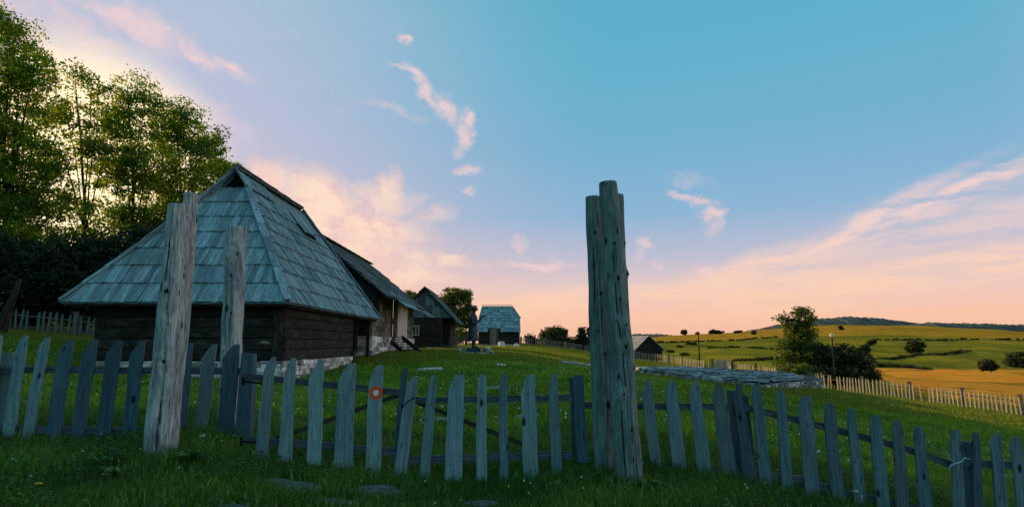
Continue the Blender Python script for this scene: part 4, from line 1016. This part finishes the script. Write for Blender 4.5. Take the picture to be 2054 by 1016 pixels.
# ------------------------------------------------------------------ dry stone platform
def platform():
    c = [G(1272,33), G(1395,26), G(1525,24.0), G(1642,33), G(1560,44), G(1400,44)]
    A = P(1272,735,36); B = P(1400,750,30); C = P(1516,770,26); D = P(1641,761,33); E = P(1560,745,42); Fp = P(1400,740,42)
    t = thing('stone_platform', (C.x, C.y, gz(C.x,C.y)), 'low dry stone platform with a grey slab top on the slope', 'stone platform')
    wmb = MB()
    for a, b_ in ((A,B),(B,C),(C,D),(D,E)):
        n = 4
        for i in range(n):
            p = a.lerp(b_, i/n); r_ = a.lerp(b_, (i+1)/n); zz = min(p.z, r_.z)+abs(p.z-r_.z)*.6
            rubble(wmb, (p.x,p.y), (r_.x,r_.y), gz(p.x,p.y)-.05, gz(r_.x,r_.y)-.05, zz, .45, .5, .19, .07)
    wmb.build('stone_wall', M['dry_stone'], t)
    top = MB(); 
    # overlapping slabs following the gently sloping top
    poly = [A,B,C,D,E,Fp]
    underlay(top, [[A,B,Fp],[B,C,D,E,Fp]], -.03, .1)
    def inside(x,y):
        k = False; n = len(poly); j = n-1
        for i in range(n):
            a, b_ = poly[i], poly[j]
            if (a.y > y) != (b_.y > y) and x < (b_.x-a.x)*(y-a.y)/(b_.y-a.y)+a.x: k = not k
            j = i
        return k
    pa = np.array([[p.x,p.y,1] for p in poly]); co = np.linalg.lstsq(pa, np.array([p.z for p in poly]), rcond=None)[0]
    y = 25.2
    while y < 43:
        x = 4.+random.random()*.5
        while x < 20:
            w = random.uniform(.3,.9); 
            if inside(x+w/2,y+.2):
                z = co[0]*(x+w/2)+co[1]*(y+.2)+co[2]+random.uniform(.0,.05); j = lambda: random.uniform(-.06,.06)
                top.hexa([(x+j(),y+j(),z),(x+w+j(),y+j(),z),(x+w+j(),y+.42+j(),z-.02),(x+j(),y+.42+j(),z-.02),(x+j(),y+j(),z+.06+j()*.2),(x+w+j(),y+j(),z+.06+j()*.2),(x+w+j(),y+.42+j(),z+.03),(x+j(),y+.42+j(),z+.03)])
            x += w+.02
        y += .4
    top.build('slab_top', M['slab'], t)
platform()

# ------------------------------------------------------------------ loose stones, paving
def loose(px, Y, sx, sy, sz, label, mkey='white_stone', name='stone', cat='stone', rz=0., group=None, flat=False):
    b_ = G(px, Y); m = MB()
    n = 12; ring = []
    for i in range(n):
        a = 2*math.pi*i/n; q = 1+random.uniform(-.2,.2); ring.append((math.cos(a)*sx*q*.5, math.sin(a)*sy*q*.5))
    v0 = 0; cr, sr_ = math.cos(rz), math.sin(rz)
    levels = [(-.3,1.02),(.55,1.0),(.9,.9),(1.0,.6)]
    for (h,k) in levels:
        for (a,c_) in ring:
            xx, yy = a*k, c_*k
            x_, y_ = b_.x+xx*cr-yy*sr_, b_.y+xx*sr_+yy*cr
            m.v.append(Vector((x_, y_, gz(x_,y_)+h*sz+random.uniform(-.03,.03)*sz)))
    for l in range(len(levels)-1):
        for i in range(n):
            j = (i+1)%n; m.face((l*n+i,l*n+j,(l+1)*n+j,(l+1)*n+i),[(0,0)]*4,.6)
    m.face(tuple((len(levels)-1)*n+i for i in range(n)),[(0,0)]*n,.6)
    o = m.build(name, M[mkey], None, origin=b_); return tag(o, label, cat, group)
loose(862,20,.85,.35,.09,'long flat white stone lying on the grass below the farmhouse','white_stone')
loose(1004,21.5,.35,.22,.06,'small pale stone on the grass in front of the barn')
loose(1006,62,.6,.6,.5,'squarish white boulder on the grass before the barn door')
loose(1036,62,.5,.5,.35,'small white rock at the right foot of the barn')
loose(1172,30,2.2,.8,.14,'wide flat grey rock in the grass left of the three log posts','dry_stone')
loose(1168,25.5,1.6,.6,.06,'low mossy grey rock sunk in the grass left of the log bundle','dry_stone')
PAVE = [(605,5.35,.50,.24,'pale paving stone in the trodden grass before the left gate leaf'),(768,5.45,.44,.28,'paving stone under the picket with the trail mark'),(690,5.1,.40,.12,'thin sliver of paving stone between two larger ones in front of the gate'),(585,4.78,.34,.14,'round-edged paving stone near the bottom of the photo, left of centre'),
        (500,4.72,.34,.12,'leftmost paving stone at the bottom of the photo'),(640,4.7,.20,.10,'smallest paving stone at the bottom of the photo'),(965,5.25,.30,.14,'paving stone half sunk in grass before the right gate leaf')]
for px,Y,sx,sy,lb in PAVE: loose(px,Y,sx,sy,.022,lb,'pave','paving_stone','paving stone',group='paving stones at the gate')
for k,(px,Y,sx,lb) in enumerate([(1010,11.5,.5,'short pale board edge in the grass just behind the right gate leaf'),(880,9.6,.45,'flat step stone seen low between the gate pickets'),(1055,9.4,.4,'flat step stone seen through the fifth gap of the right gate leaf'),(985,14.,.7,'flat step stone highest on the worn path behind the gate')]):
    loose(px,Y,sx,.18,.05,lb,'slab','step_stone','step stone',group='step stones behind the gate')

# ------------------------------------------------------------------ far fences
def far_fence(pts, label, mkey, pmk, spacing=.26, h=1.05, group='far picket fences', postevery=3.0, w=.09, lean=.05, bury=.05, stuff=False):
    pts = [Vector((x,y,0)) for x,y in pts]
    a0 = pts[0]; t = thing('picket_fence', (a0.x,a0.y,gz(a0.x,a0.y)), label, 'fence', group); o0 = t.location.copy()
    protos = []
    for k in range(4):
        m = MB(); ww = w*random.uniform(.85,1.15); hh = h*random.uniform(.94,1.05); c_ = random.uniform(-.3,.3)*ww
        m.slab([((-ww/2,0,-.1),(ww/2,0,-.1)),((-ww/2,0,hh*.88),(ww/2,0,hh*.88)),((c_-.015,0,hh),(c_+.015,0,hh))],(0,.022,0))
        ob = m.build('picket', M[mkey], None, origin=(0,0,0)); protos.append(ob.data); bpy.data.objects.remove(ob)
    pm = MB(); pm.box((-.10,.03,-.2),(.10,.20,h*1.18)); ob = pm.build('post', M[pmk], None, origin=(0,0,0)); pmesh = ob.data; bpy.data.objects.remove(ob)
    d_acc = 0; pacc = postevery; n = 0
    rails = [MB(), MB()]
    for a, b_ in zip(pts[:-1], pts[1:]):
        L = (b_-a).length; d = (b_-a)/L; rz = math.atan2(d.y, d.x); nd = Vector((-d.y,d.x,0))
        if nd.y < 0: pass
        s = d_acc; prev = None
        ns = max(1, int(L/3)); 
        for i in range(ns):
            p = a+d*(L*i/ns); q = a+d*(L*(i+1)/ns)
            for rm, hz in zip(rails, (.22,.74)): rm.board(Vector((p.x,p.y,gz(p.x,p.y)+hz*h))+nd*.04, Vector((q.x,q.y,gz(q.x,q.y)+hz*h))+nd*.04, (0,0,.08), nd*.03)
        while s < L:
            p = a+d*s
            if random.random() > .08:
                o = bpy.data.objects.new('picket', random.choice(protos)); COL.objects.link(o); o.parent = t
                o.location = Vector((p.x,p.y,gz(p.x,p.y)+bury))-o0; o.rotation_euler = (random.uniform(-.03,.03), random.uniform(-lean,lean), rz); n += 1
            pacc += spacing
            if pacc >= postevery:
                pacc = 0; o = bpy.data.objects.new('post', pmesh); COL.objects.link(o); o.parent = t
                o.location = Vector((p.x,p.y,gz(p.x,p.y)))-o0+nd*.0; o.rotation_euler = (0, random.uniform(-lean,lean), rz)
            s += spacing*random.uniform(.9,1.1)
        d_acc = s-L
    for rm in rails: rm.build('rail', M[pmk], t)
    return n
def XY(px, Y): return (PX(px,Y), Y)
cnt = []
cnt.append(far_fence([XY(1642,49),XY(1850,43),XY(2075,37.5)], 'sunlit pale picket fence below the orange hay field', 'far_fence','far_post', .24, 1.08, lean=.06))
cnt.append(far_fence([XY(1425,68),XY(1530,58),XY(1640,49.2)], 'picket fence directly behind the stone platform', 'far_fence','far_post', .3, 1.1, postevery=4))
cnt.append(far_fence([XY(1272,88),XY(1340,80),XY(1422,68.5)], 'far picket fence running past the small hut to a thin pole', 'far_fence','far_post', .42, 1.0, postevery=4))
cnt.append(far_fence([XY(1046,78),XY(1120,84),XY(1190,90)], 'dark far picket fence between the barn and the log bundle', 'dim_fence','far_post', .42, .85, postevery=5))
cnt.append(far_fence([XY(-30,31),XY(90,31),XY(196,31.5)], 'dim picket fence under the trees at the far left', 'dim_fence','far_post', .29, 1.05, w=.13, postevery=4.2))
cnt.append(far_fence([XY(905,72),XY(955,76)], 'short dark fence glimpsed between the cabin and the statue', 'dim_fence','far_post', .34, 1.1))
print('far pickets', cnt)
# solid pale board panels in the fence behind the platform
m = MB()
for (pa,pb,Y1,Y2) in ((1434,1449,66.5,65),(1450,1463,65,63.5)):
    a = G(pa,Y1); b_ = G(pb,Y2)
    for k in range(5): m.board(a.lerp(b_,k/5)+Vector((0,-.1,.62)), a.lerp(b_,(k+.93)/5)+Vector((0,-.1,.62)), (0,0,1.35), (0,.04,0))
tag(m.build('board_panel', M['far_fence'], None, origin=G(1448,65)), 'pale solid board panel standing against the far fence', 'panel')
# pole and lamp
p = G(1401,74); m = MB(); m.tube([p-Vector((0,0,.2)), Vector((p.x+.0,p.y,EZ+(690-668)/F*74))],[.11,.07],8); m.ball((p.x,p.y,EZ+(690-669)/F*74),.13,8,6)
tag(m.build('pole', M['iron'], None, origin=p), 'thin dark pole rising beside the far fence, left of the leafy tree', 'pole')
p = G(1669,50); zt = EZ+(690-676)/F*50
t = thing('street_lamp', p, 'thin dark lamp post with a pale head in front of the big bush', 'street lamp')
m = MB(); m.tube([p-Vector((0,0,.2)),Vector((p.x,p.y,p.z+.6)),Vector((p.x,p.y,zt))],[.09,.065,.05],10); m.build('pole', M['iron'], t)
m = MB(); m.tube([(p.x,p.y,zt),(p.x,p.y,zt+.1),(p.x,p.y,zt+.28),(p.x,p.y,zt+.30)],[.07,.14,.17,.05],12); m.build('lamp_head', M['lampglass'], t)

# ------------------------------------------------------------------ trees
def leaf_cloud(clusters, nleaf, size, clump, seed, bias=.75, flat=.0, perclump=30):
    """clusters: (cx,cy,cz,rx,ry,rz). Twig clumps are scattered in each ellipsoid's shell, leaves round each clump."""
    r = np.random.default_rng(seed); cl = np.array(clusters, float)
    vol = (cl[:,3]*cl[:,4]*cl[:,5])**(2/3.); pr = vol/vol.sum()
    nc = max(8, nleaf//perclump); ci = r.choice(len(cl), nc, p=pr)
    d = r.normal(size=(nc,3)); d /= np.linalg.norm(d, axis=1, keepdims=True)
    rad = bias+(1-bias)*r.random(nc)**.7; inner = r.random(nc) < .25; rad[inner] *= r.random(inner.sum())
    rad *= 1+.16*r.normal(size=nc)
    cc = cl[ci,:3]+d*rad[:,None]*cl[ci,3:]
    sc = clump*(.5+r.random(nc))
    idx = r.integers(0, nc, nleaf)
    p = cc[idx]+np.clip(r.normal(size=(nleaf,3)),-1.6,1.6)*sc[idx,None]*np.array([1,1,.6])
    a = r.normal(size=(nleaf,3)); a /= np.linalg.norm(a,axis=1,keepdims=True)
    b = np.cross(a, r.normal(size=(nleaf,3))); b /= np.linalg.norm(b,axis=1,keepdims=True)
    s = size*(.6+.8*r.random(nleaf))[:,None]
    v = np.stack([p-a*s, p-b*s*.5, p+a*s, p+b*s*.5], 1).reshape(-1,3)
    rnd = np.clip(.5*r.random(nleaf)+.5*r.random(nc)[idx], 0, 1)
    return v, rnd
def tree(name, label, cat, px, Y, pcl, nleaf, size, clump, mkey, group=None, tr=.25, seed=1, depthk=1., lean=0., bias=.7, twigs=True):
    """pcl: crown lobes (px,py,rx,ry) in photo pixels at distance Y"""
    b_ = G(px, Y); t = thing(name, b_, label, cat, group); cl = []; r = random.Random(seed)
    for k,(cx,cy,rx,ry) in enumerate(pcl):
        Yk = Y+r.uniform(-.5,.5)*depthk*rx/F*Y; q = P(cx,cy,Yk); cl.append((q.x,q.y,q.z,rx/F*Y,rx/F*Y*depthk,ry/F*Y))
    v, rnd = leaf_cloud(cl, nleaf, size, clump, seed, bias, perclump=75 if mkey == 'leaf_wood' else 34)
    arrmesh('crown', v, 4, M[mkey], rnd, t, org=b_)
    m = MB(); top = max(cl, key=lambda c: c[2]); topv = Vector(top[:3])
    n = 8; pts = [b_-Vector((0,0,.3))]
    for i in range(1,n+1):
        k = i/n; pts.append(Vector((b_.x+(topv.x-b_.x)*k**1.5+r.uniform(-.1,.1)*tr*4, b_.y+(topv.y-b_.y)*k, b_.z+(topv.z-b_.z)*k)))
    rad = [tr*(1-.85*i/n) for i in range(n+1)]; m.tube(pts, rad, 9, rough=.25)
    for c in cl:
        cv = Vector(c[:3]); z0 = b_.z+(cv.z-b_.z)*.55; k = max(.05,min(.95,(z0-b_.z)/max(.1,(topv.z-b_.z)))); s0 = pts[min(n,int(k*n))]
        mid = s0.lerp(cv,.5)+Vector((0,0,.08*(cv-s0).length)); m.tube([s0,mid,cv],[tr*.38,tr*.24,tr*.08],6)
        if twigs:
            for _ in range(5):
                e = cv+Vector((r.uniform(-1,1)*c[3],r.uniform(-1,1)*c[4],r.uniform(-.4,1)*c[5]))*.8; st = mid.lerp(cv,r.random()); m.tube([st,st.lerp(e,.5)+Vector((0,0,.1)),e],[tr*.11,tr*.07,tr*.02],5)
    m.build('trunk', M['bark'], t, smooth=True)
    return t
WG = 'woodland trees at the left'
tree('broadleaf_tree','tallest broadleaf tree, cut off by the left edge of the photo','tree',10,36,[(-30,40,45,40),(20,70,48,55),(70,130,38,38),(40,160,60,55),(-30,150,70,70),(30,240,70,60),(-50,260,80,80),(60,330,70,60),(0,380,90,70),(80,420,70,60),(-20,470,90,70),(70,520,90,60)],44000,.11,.42,'leaf_wood',WG,.22,11)
tree('broadleaf_tree','slender airy tree between the tallest one and the round-crowned one','tree',165,39,[(150,160,30,28),(185,175,35,30),(130,215,35,35),(190,250,50,45),(120,300,42,40),(180,350,55,50),(130,400,60,50),(190,440,60,50),(140,500,70,50),(95,240,40,40),(215,300,45,45),(85,330,45,45)],12500,.11,.38,'leaf_wood',WG,.13,12,bias=.6)
tree('broadleaf_tree','round-crowned broadleaf tree whose top rises mid-way along the wood','tree',262,41,[(256,175,32,32),(290,205,42,36),(235,230,45,40),(320,235,45,40),(270,280,60,45),(220,330,50,45),(310,340,55,45),(250,395,60,50),(300,440,60,50),(230,480,70,50)],22000,.11,.42,'leaf_wood',WG,.16,13)
tree('broadleaf_tree','broadleaf tree sloping down towards the shingled roof','tree',370,43,[(350,225,38,28),(375,265,45,36),(410,290,38,34),(340,300,45,38),(395,340,50,42),(350,380,55,42),(420,385,45,45),(380,440,60,50),(330,450,50,50)],22000,.11,.42,'leaf_wood',WG,.15,14)
tree('broadleaf_tree','last broadleaf tree of the wood, touching the roof peak','tree',440,46,[(430,290,22,24),(425,335,32,30),(450,340,26,26),(440,385,36,36),(470,400,32,32),(484,334,7,8),(478,345,6,8)],9000,.10,.22,'leaf_wood',WG,.12,15)
tree('understory_tree','dark low tree filling the wood beside the left edge','tree',30,33,[(10,510,80,40),(80,520,70,38),(-50,530,90,50),(30,560,90,50),(110,570,70,45),(30,625,110,30)],15000,.14,.34,'leaf_dark',WG,.2,16,bias=.5)
tree('understory_tree','dark low tree behind the dim far-left fence','tree',170,35,[(140,515,60,38),(200,520,60,38),(170,555,80,45),(110,580,60,35),(230,565,60,40),(150,622,110,28)],14000,.14,.34,'leaf_dark',WG,.2,17,bias=.5)
tree('understory_tree','dark low tree just above the left eave of the shingled roof','tree',290,37,[(270,500,55,38),(320,490,50,38),(260,540,60,40),(320,540,60,45),(370,500,50,50)],13000,.14,.34,'leaf_dark',WG,.2,18,bias=.5)
# leaning bare trunk at the far left
m = MB(); m.tube([G(2,27)-Vector((0,0,.2)),P(14,625,27),P(30,590,27),P(40,560,27.3)],[.2,.17,.13,.08],9,rough=.3)
tag(m.build('leaning_trunk', M['bark'], None, origin=G(2,27)), 'leaning bare trunk in front of the dim fence at the left edge', 'tree trunk')

tree('broadleaf_tree','round green tree behind the gabled cabin, left of the statue','tree',915,86,[(912,592,24,14),(895,608,16,14),(932,598,16,16),(908,622,24,16),(936,624,14,18),(915,645,20,14),(936,650,12,14)],9500,.17,.28,'leaf_mid','garden trees',.28,21,bias=.55)
tree('broadleaf_tree','small tree top peeping over the farmhouse roof end','tree',823,72,[(823,592,12,10),(815,605,12,12),(830,602,10,12)],2600,.16,.3,'leaf_mid','garden trees',.15,22,twigs=False)
tree('young_tree','thin young tree low behind the cabin, lit from behind','tree',922,84,[(915,670,14,8),(928,668,12,9),(920,680,16,7)],1800,.16,.35,'leaf_mid','garden trees',.1,23,twigs=False)
tree('shrub','round dark shrub behind the fence, right of the barn','shrub',1112,92,[(1100,675,14,14),(1118,672,15,15),(1108,684,22,11),(1130,683,12,9)],6500,.2,.4,'leaf_bush','shrubs behind the dark fence',.15,24,twigs=False)
tree('shrub','wide low shrub behind the dark fence, left of the firs','shrub',1140,93,[(1145,688,18,8),(1160,690,14,8)],2500,.2,.4,'leaf_bush','shrubs behind the dark fence',.1,25,twigs=False)
tree('young_tree','tiny round tree just right of the barn','tree',1066,95,[(1066,678,8,7),(1064,684,9,6),(1074,686,5,4)],1300,.18,.3,'leaf_bush','shrubs behind the dark fence',.1,26,twigs=False)
def fir(px, Y, toppy, w, label, seed):
    b_ = G(px,Y); t = thing('fir_tree', b_, label, 'tree', 'firs behind the dark fence'); zt = EZ+(690-toppy)/F*Y; H = zt-b_.z
    cl = []
    for k in range(9):
        f = k/9; rr = w/F*Y*(1-f)*.9+.1; cl.append((b_.x,b_.y,b_.z+H*(.12+f*.85),rr,rr,H*.05))
    v, rnd = leaf_cloud(cl, 4200, .16, .22, seed, .5); arrmesh('crown', v, 4, M['leaf_dark'], rnd, t, org=b_)
    m = MB(); m.tube([b_-Vector((0,0,.2)),Vector((b_.x,b_.y,zt))],[.16,.02],7); m.build('trunk', M['bark'], t)
fir(1167,92,655,14,'left and lower fir tree beside the log bundle',31); fir(1184,94,652,15,'right fir tree half hidden by the log bundle',32)

tree('broadleaf_tree','tall leafy tree with open top above the fence on the right slope','tree',1602,56,[(1572,636,14,10),(1605,630,18,14),(1625,645,12,13),(1590,655,22,16),(1615,670,24,18),(1585,690,24,18),(1620,700,26,22),(1595,722,32,22),(1630,728,30,20)],11000,.13,.24,'leaf_mid','trees at the right fence',.2,41,bias=.5)
tree('shrub','big dark spreading bush right of the leafy tree, behind the lamp post','shrub',1690,55,[(1655,715,28,22),(1690,718,30,24),(1720,735,28,22),(1680,745,45,22),(1740,752,20,13),(1640,745,30,20)],20000,.15,.32,'leaf_bush','trees at the right fence',.2,42,bias=.5)
tree('shrub','small rounded shrub on the near side of the leafy tree trunk','shrub',1598,52,[(1590,745,18,10),(1610,742,14,10)],3000,.13,.28,'leaf_mid','trees at the right fence',.1,43,twigs=False)
def bush(px, Y, w, h, label, mk='leaf_bush', n=1800, name='field_shrub', seed=None, sz=None):
    b_ = G(px,Y); t = thing(name, b_, label, 'shrub', 'shrubs scattered over the far pasture'); X = w/F*Y; H = h/F*Y
    r = random.Random(int(px)); cl = [(b_.x+r.uniform(-.45,.45)*X, b_.y+r.uniform(-.3,.3)*X, b_.z+H*r.uniform(.3,.65), X*r.uniform(.4,.65), X*.5, H*r.uniform(.35,.45)) for _ in range(5)]
    v, rnd = leaf_cloud(cl, n, sz or max(.14, .0022*Y), max(.2,.06*X), int(px), .4); arrmesh('crown', v, 4, M[mk], rnd, t, org=b_)
    m = MB(); m.tube([b_-Vector((0,0,.2)),b_+Vector((0,0,H*.5))],[.03*X+.05,.03],6); m.build('trunk', M['bark'], t)
bush(1728,150,13,27,'round upright shrub just right of the big leafy tree',n=2600)
bush(1747,205,11,13,'small flat-topped shrub above the round upright one',n=1200)
bush(1832,175,24,26,'broad dark shrub in the middle of the green pasture',n=3600)
bush(1980,112,22,28,'dark shrub at the upper edge of the orange field',n=3200)
bush(2045,135,42,34,'largest dark shrub mass at the right edge of the photo',n=5000)
bush(1690,330,5,9,'tiny lone shrub high on the golden slope',n=500)
bush(1512,330,6,8,'tiny dark shrub on the golden slope left of the leafy tree',n=500)
bush(1435,400,16,9,'low bush clump on the skyline left of the golden hill',n=1200)
bush(1372,400,9,10,'left pale bush on the skyline above the thin pole',n=900)
bush(1400,400,5,5,'tiny bush on the skyline right over the thin pole',n=300)
bush(1480,370,10,5,'flat bush patch under the wooded hill',n=500)
bush(1798,118,16,6,'low weeds on the orange field left of its centre','leaf_mid',n=700)
def hedge(pts, hh, label, n, mk='leaf_bush', wpx=.8):
    cl = []; P3 = [G(px,Y) for px,Y in pts]
    for a,b_ in zip(P3[:-1],P3[1:]):
        k = max(2,int((b_-a).length/(hh*2.2)))
        for i in range(k):
            q = a.lerp(b_,i/k); f = random.uniform(.35,1.1); z = gz(q.x,q.y); cl.append((q.x,q.y,z+hh*.35*f,hh*1.6,wpx,hh*.5*f))
    v, rnd = leaf_cloud(cl, n, max(.15,.0018*P3[0].y), .25, n, .3)
    o = arrmesh('hedgerow', v, 4, M[mk], rnd, None, org=P3[0]); tag(o, label, 'hedge', 'hedgerows on the far pasture')
hedge([(1735,148),(1790,156),(1860,166)],.65,'hedge line running right from the round upright shrub',2600)
hedge([(1750,112),(1800,116),(1865,122)],.9,'thick dark hedge on the upper edge of the orange field',3400)
hedge([(1480,110),(1530,113),(1580,118)],.65,'nearest hedge line left of the leafy tree',2400)
hedge([(1420,165),(1500,172),(1570,180)],.5,'thin low hedge line crossing the green pasture',1500)
hedge([(1320,250),(1440,255),(1570,262)],.65,'long straight hedge under the golden slope on the left',3000)
hedge([(1860,170),(1940,182),(1920,186)],.9,'short dark hedge right of the broad pasture shrub',1500)
hedge([(1760,235),(1860,242),(1980,250),(2060,252)],.7,'uppermost thin hedge under the golden hilltop',2200)
for px,Y,w,h,lb in ((1345,150,9,3,'flat dark juniper patch nearest the hut'),(1360,175,8,2.5,'small juniper patch above the one nearest the hut'),(1425,190,9,3,'juniper patch right of the thin pole'),(1372,128,10,3.5,'lowest juniper patch behind the far fence'),(1385,215,14,4,'highest wide juniper patch left of the pole top')):
    bush(px,Y,w,h,lb,n=600,name='juniper_patch')

# ------------------------------------------------------------------ grass
def blades(name, n, xy, hmin, hmax, width, material, seed, kind='stuff', bend=.5, tall=None):
    r = np.random.default_rng(seed); x, y = xy(r, n); n = len(x)
    z = gz_arr(x, y); r3 = r.random(n)
    cl = np.sin(x*2.3+1.7*np.sin(y*1.9))*np.sin(y*2.7+1.3*np.sin(x*1.6))
    h = (hmin+(hmax-hmin)*r.random(n)**1.6)*(1+.35*cl)
    if tall is not None: h = h*tall(x,y)
    a = r.random(n)*2*np.pi; w = width*(.6+.8*r.random(n))
    dx, dy = np.cos(a)*w/2, np.sin(a)*w/2
    b = r.random(n)*2*np.pi; bl = bend*h*(.3+r.random(n)); ox, oy = np.cos(b)*bl, np.sin(b)*bl
    p0 = np.stack([x-dx,y-dy,z-.01],-1); p1 = np.stack([x+dx,y+dy,z-.01],-1)
    m0 = np.stack([x-dx*.7+ox*.35,y-dy*.7+oy*.35,z+h*.6],-1); m1 = np.stack([x+dx*.7+ox*.35,y+dy*.7+oy*.35,z+h*.6],-1)
    tp = np.stack([x+ox,y+oy,z+h*(1-.25*r.random(n))],-1)
    v = np.stack([p0,p1,m1,m0,tp],1).reshape(-1,3)
    i = np.arange(n)[:,None]*5
    f = np.concatenate([i+np.array([[0,1,2]]), i+np.array([[0,2,3]]), i+np.array([[3,2,4]])],1).reshape(-1,3)
    rn = np.clip(.32+.22*cl+.25*(r.random(n)-.5)+.55*(r3>.93),0,1)
    o = arrmesh(name, v, 3, material, np.repeat(rn,3), faces=f); return o
PV = [(PX(px,Y),Y,max(sx,.0)*.5,sy*.5) for px,Y,sx,sy,_ in PAVE]
def clear(x, y):
    k = np.ones(len(x), bool)
    for cx,cy,a,b_ in PV: k &= ((x-cx)/(a*1.0))**2+((y-cy)/(b_*1.0))**2 > 1
    return k
def wedge(y0, y1, pw=1.):
    def f(r, n):
        y = (y0**(1-pw*.5)+(y1**(1-pw*.5)-y0**(1-pw*.5))*r.random(n))**(1/(1-pw*.5)); u = (r.random(n)*2-1)*.95
        x = u*y; k = clear(x,y); return x[k], y[k]
    return f
tag(blades('grass', 175000, wedge(3.3,8.2,.6), .035, .12, .008, M['grass'], 1, tall=lambda x,y: 1+.35*np.exp(-((y-6.4)/.3)**2)), kind='stuff')
tag(blades('grass', 16000, wedge(3.3,8.2,.6), .05, .2, .006, M['grass_sun'], 12, bend=.8), kind='stuff')
tag(blades('grass', 150000, wedge(8.,24,1.), .06, .14, .014, M['grass_mid'], 2), kind='stuff')
tag(blades('grass', 90000, wedge(24,60,1.), .06, .15, .03, M['grass_sun'], 3), kind='stuff')
tag(blades('dry_grass', 5000, wedge(3.5,8.,.6), .12, .28, .004, M['grass_dry'], 4, bend=.9), kind='stuff')
def ground_cover(n, y0, y1, size, material, seed):
    r = np.random.default_rng(seed); x, y = wedge(y0,y1,.7)(r, n)
    pn = np.sin(x*1.7+2*np.sin(y*1.3))*np.sin(y*2.1+1.5*np.sin(x*1.1)); k = pn+.5*r.normal(size=len(x)) > .05; x, y = x[k], y[k]; n = len(x)
    z = gz_arr(x,y)+.025+.075*r.random(n)
    a = r.random(n)*6.28; s = size*(.5+r.random(n)); t = r.normal(0,.35,n); q = r.normal(0,.35,n)
    c = np.stack([x,y,z],-1); d = np.stack([np.cos(a),np.sin(a),t],-1)*s[:,None]; e = np.stack([-np.sin(a),np.cos(a),q],-1)*s[:,None]*.62
    v = np.stack([c-d,c+e-d*.1,c+d,c-e-d*.1],1).reshape(-1,3)
    tag(arrmesh('clover', v, 4, material, np.clip(r.random(n)**1.6+.1,0,1)), kind='stuff')
ground_cover(70000, 3.3, 9, .014, M['weed'], 21); ground_cover(60000, 9, 22, .024, M['weed'], 22)
def flowers(n, y0, y1, size, seed):
    r = np.random.default_rng(seed); x, y = wedge(y0,y1,1.)(r, n); n = len(x); z = gz_arr(x,y)+.06+.1*r.random(n)
    v = []
    s = size*(.6+.8*r.random(n))
    k = 6; ang = np.linspace(0,2*np.pi,k,endpoint=False)
    ti = r.normal(0,.5,n)
    v = np.stack([np.stack([x+s*np.cos(t_), y+s*np.sin(t_)*.6, z+s*np.sin(t_)*(.8+.2*ti)],-1) for t_ in ang],1).reshape(-1,3)
    rn = np.where(r.random(n) < .16, 1., r.random(n)*.5)
    o = arrmesh('wildflowers', v, k, M['petal'], rn); tag(o, kind='stuff')
flowers(110, 4.2, 8, .008, 8); flowers(1300, 8, 34, .015, 9)
# broad-leaved weeds at the fence foot
def weed(px, Y, label, n=14, L=.2, seed=0):
    L *= .72
    b_ = G(px,Y); r = random.Random(seed); m = MB()
    for i in range(n):
        a = r.random()*6.28; l = L*r.uniform(.6,1.1); d = Vector((math.cos(a),math.sin(a),0)); s = Vector((-d.y,d.x,0)); up = r.uniform(.25,.8)
        p0 = b_+Vector((0,0,.01)); p1 = b_+d*l*.5+Vector((0,0,l*up)); p2 = b_+d*l+Vector((0,0,l*up*.9)); w = l*.22
        k = len(m.v); rr = r.random()
        m.v.extend([p0, p1-s*w, p1+s*w, p1+Vector((0,0,-w*.3)), p2]); m.face((k,k+3,k+1),[(0,0)]*3,rr); m.face((k,k+2,k+3),[(0,0)]*3,rr); m.face((k+1,k+3,k+4),[(0,0)]*3,rr); m.face((k+3,k+2,k+4),[(0,0)]*3,rr)
    tag(m.build('dock_weed', M['weed'], None, origin=b_), label, 'weed', 'broad-leaved weeds in the foreground grass')
weed(235,5.25,'broad-leaved weed in the grass left of the thickest post',18,.26,1)
weed(250,5.0,'darker broad-leaved weed nearer the camera, left of the thickest post',12,.2,2)
weed(405,5.4,'broad-leaved weed right of the foot of the thickest post',18,.24,3)
weed(1290,5.3,'spiky weed at the foot of the tallest grey log post',16,.22,4)
weed(1115,5.5,'small broad-leaved weed below the right end of the right gate leaf',10,.14,5)
weed(420,4.8,'lowest broad-leaved weed, near the bottom left of the photo',10,.16,6)
def flower(px, Y, h, label, yellow=False, seed=0):
    b_ = G(px,Y); t = thing('meadow_flower', b_, label, 'flower', 'single flowers standing by the fence'); m = MB()
    m.tube([b_,b_+Vector((.01,0,h*.5)),b_+Vector((.0,0,h))],[.003,.0025,.002],5); m.build('stem', M['weed'], t)
    m = MB(); r = random.Random(seed)
    for i in range(9):
        a = i/9*6.28; q = b_+Vector((math.cos(a)*.018,math.sin(a)*.018,h+r.uniform(0,.01))); m.ball(q,(.011,.011,.006),6,4,r=1. if yellow else .2)
    m.build('blossom', M['petal'], t)
flower(420,5.5,.22,'pale round dandelion head right of the thickest post',False,1); flower(1690,5.9,.24,'flat white flower head among the right pickets, left of the knotted twine',False,2)
flower(1805,5.2,.26,'flat white flower head lowest at the right of the photo',False,3); flower(110,4.6,.1,'small yellow flower in the bottom left grass',True,4)
for o in bpy.data.objects:
    if o.type == 'MESH' and o.data.name.startswith('figure'): pass
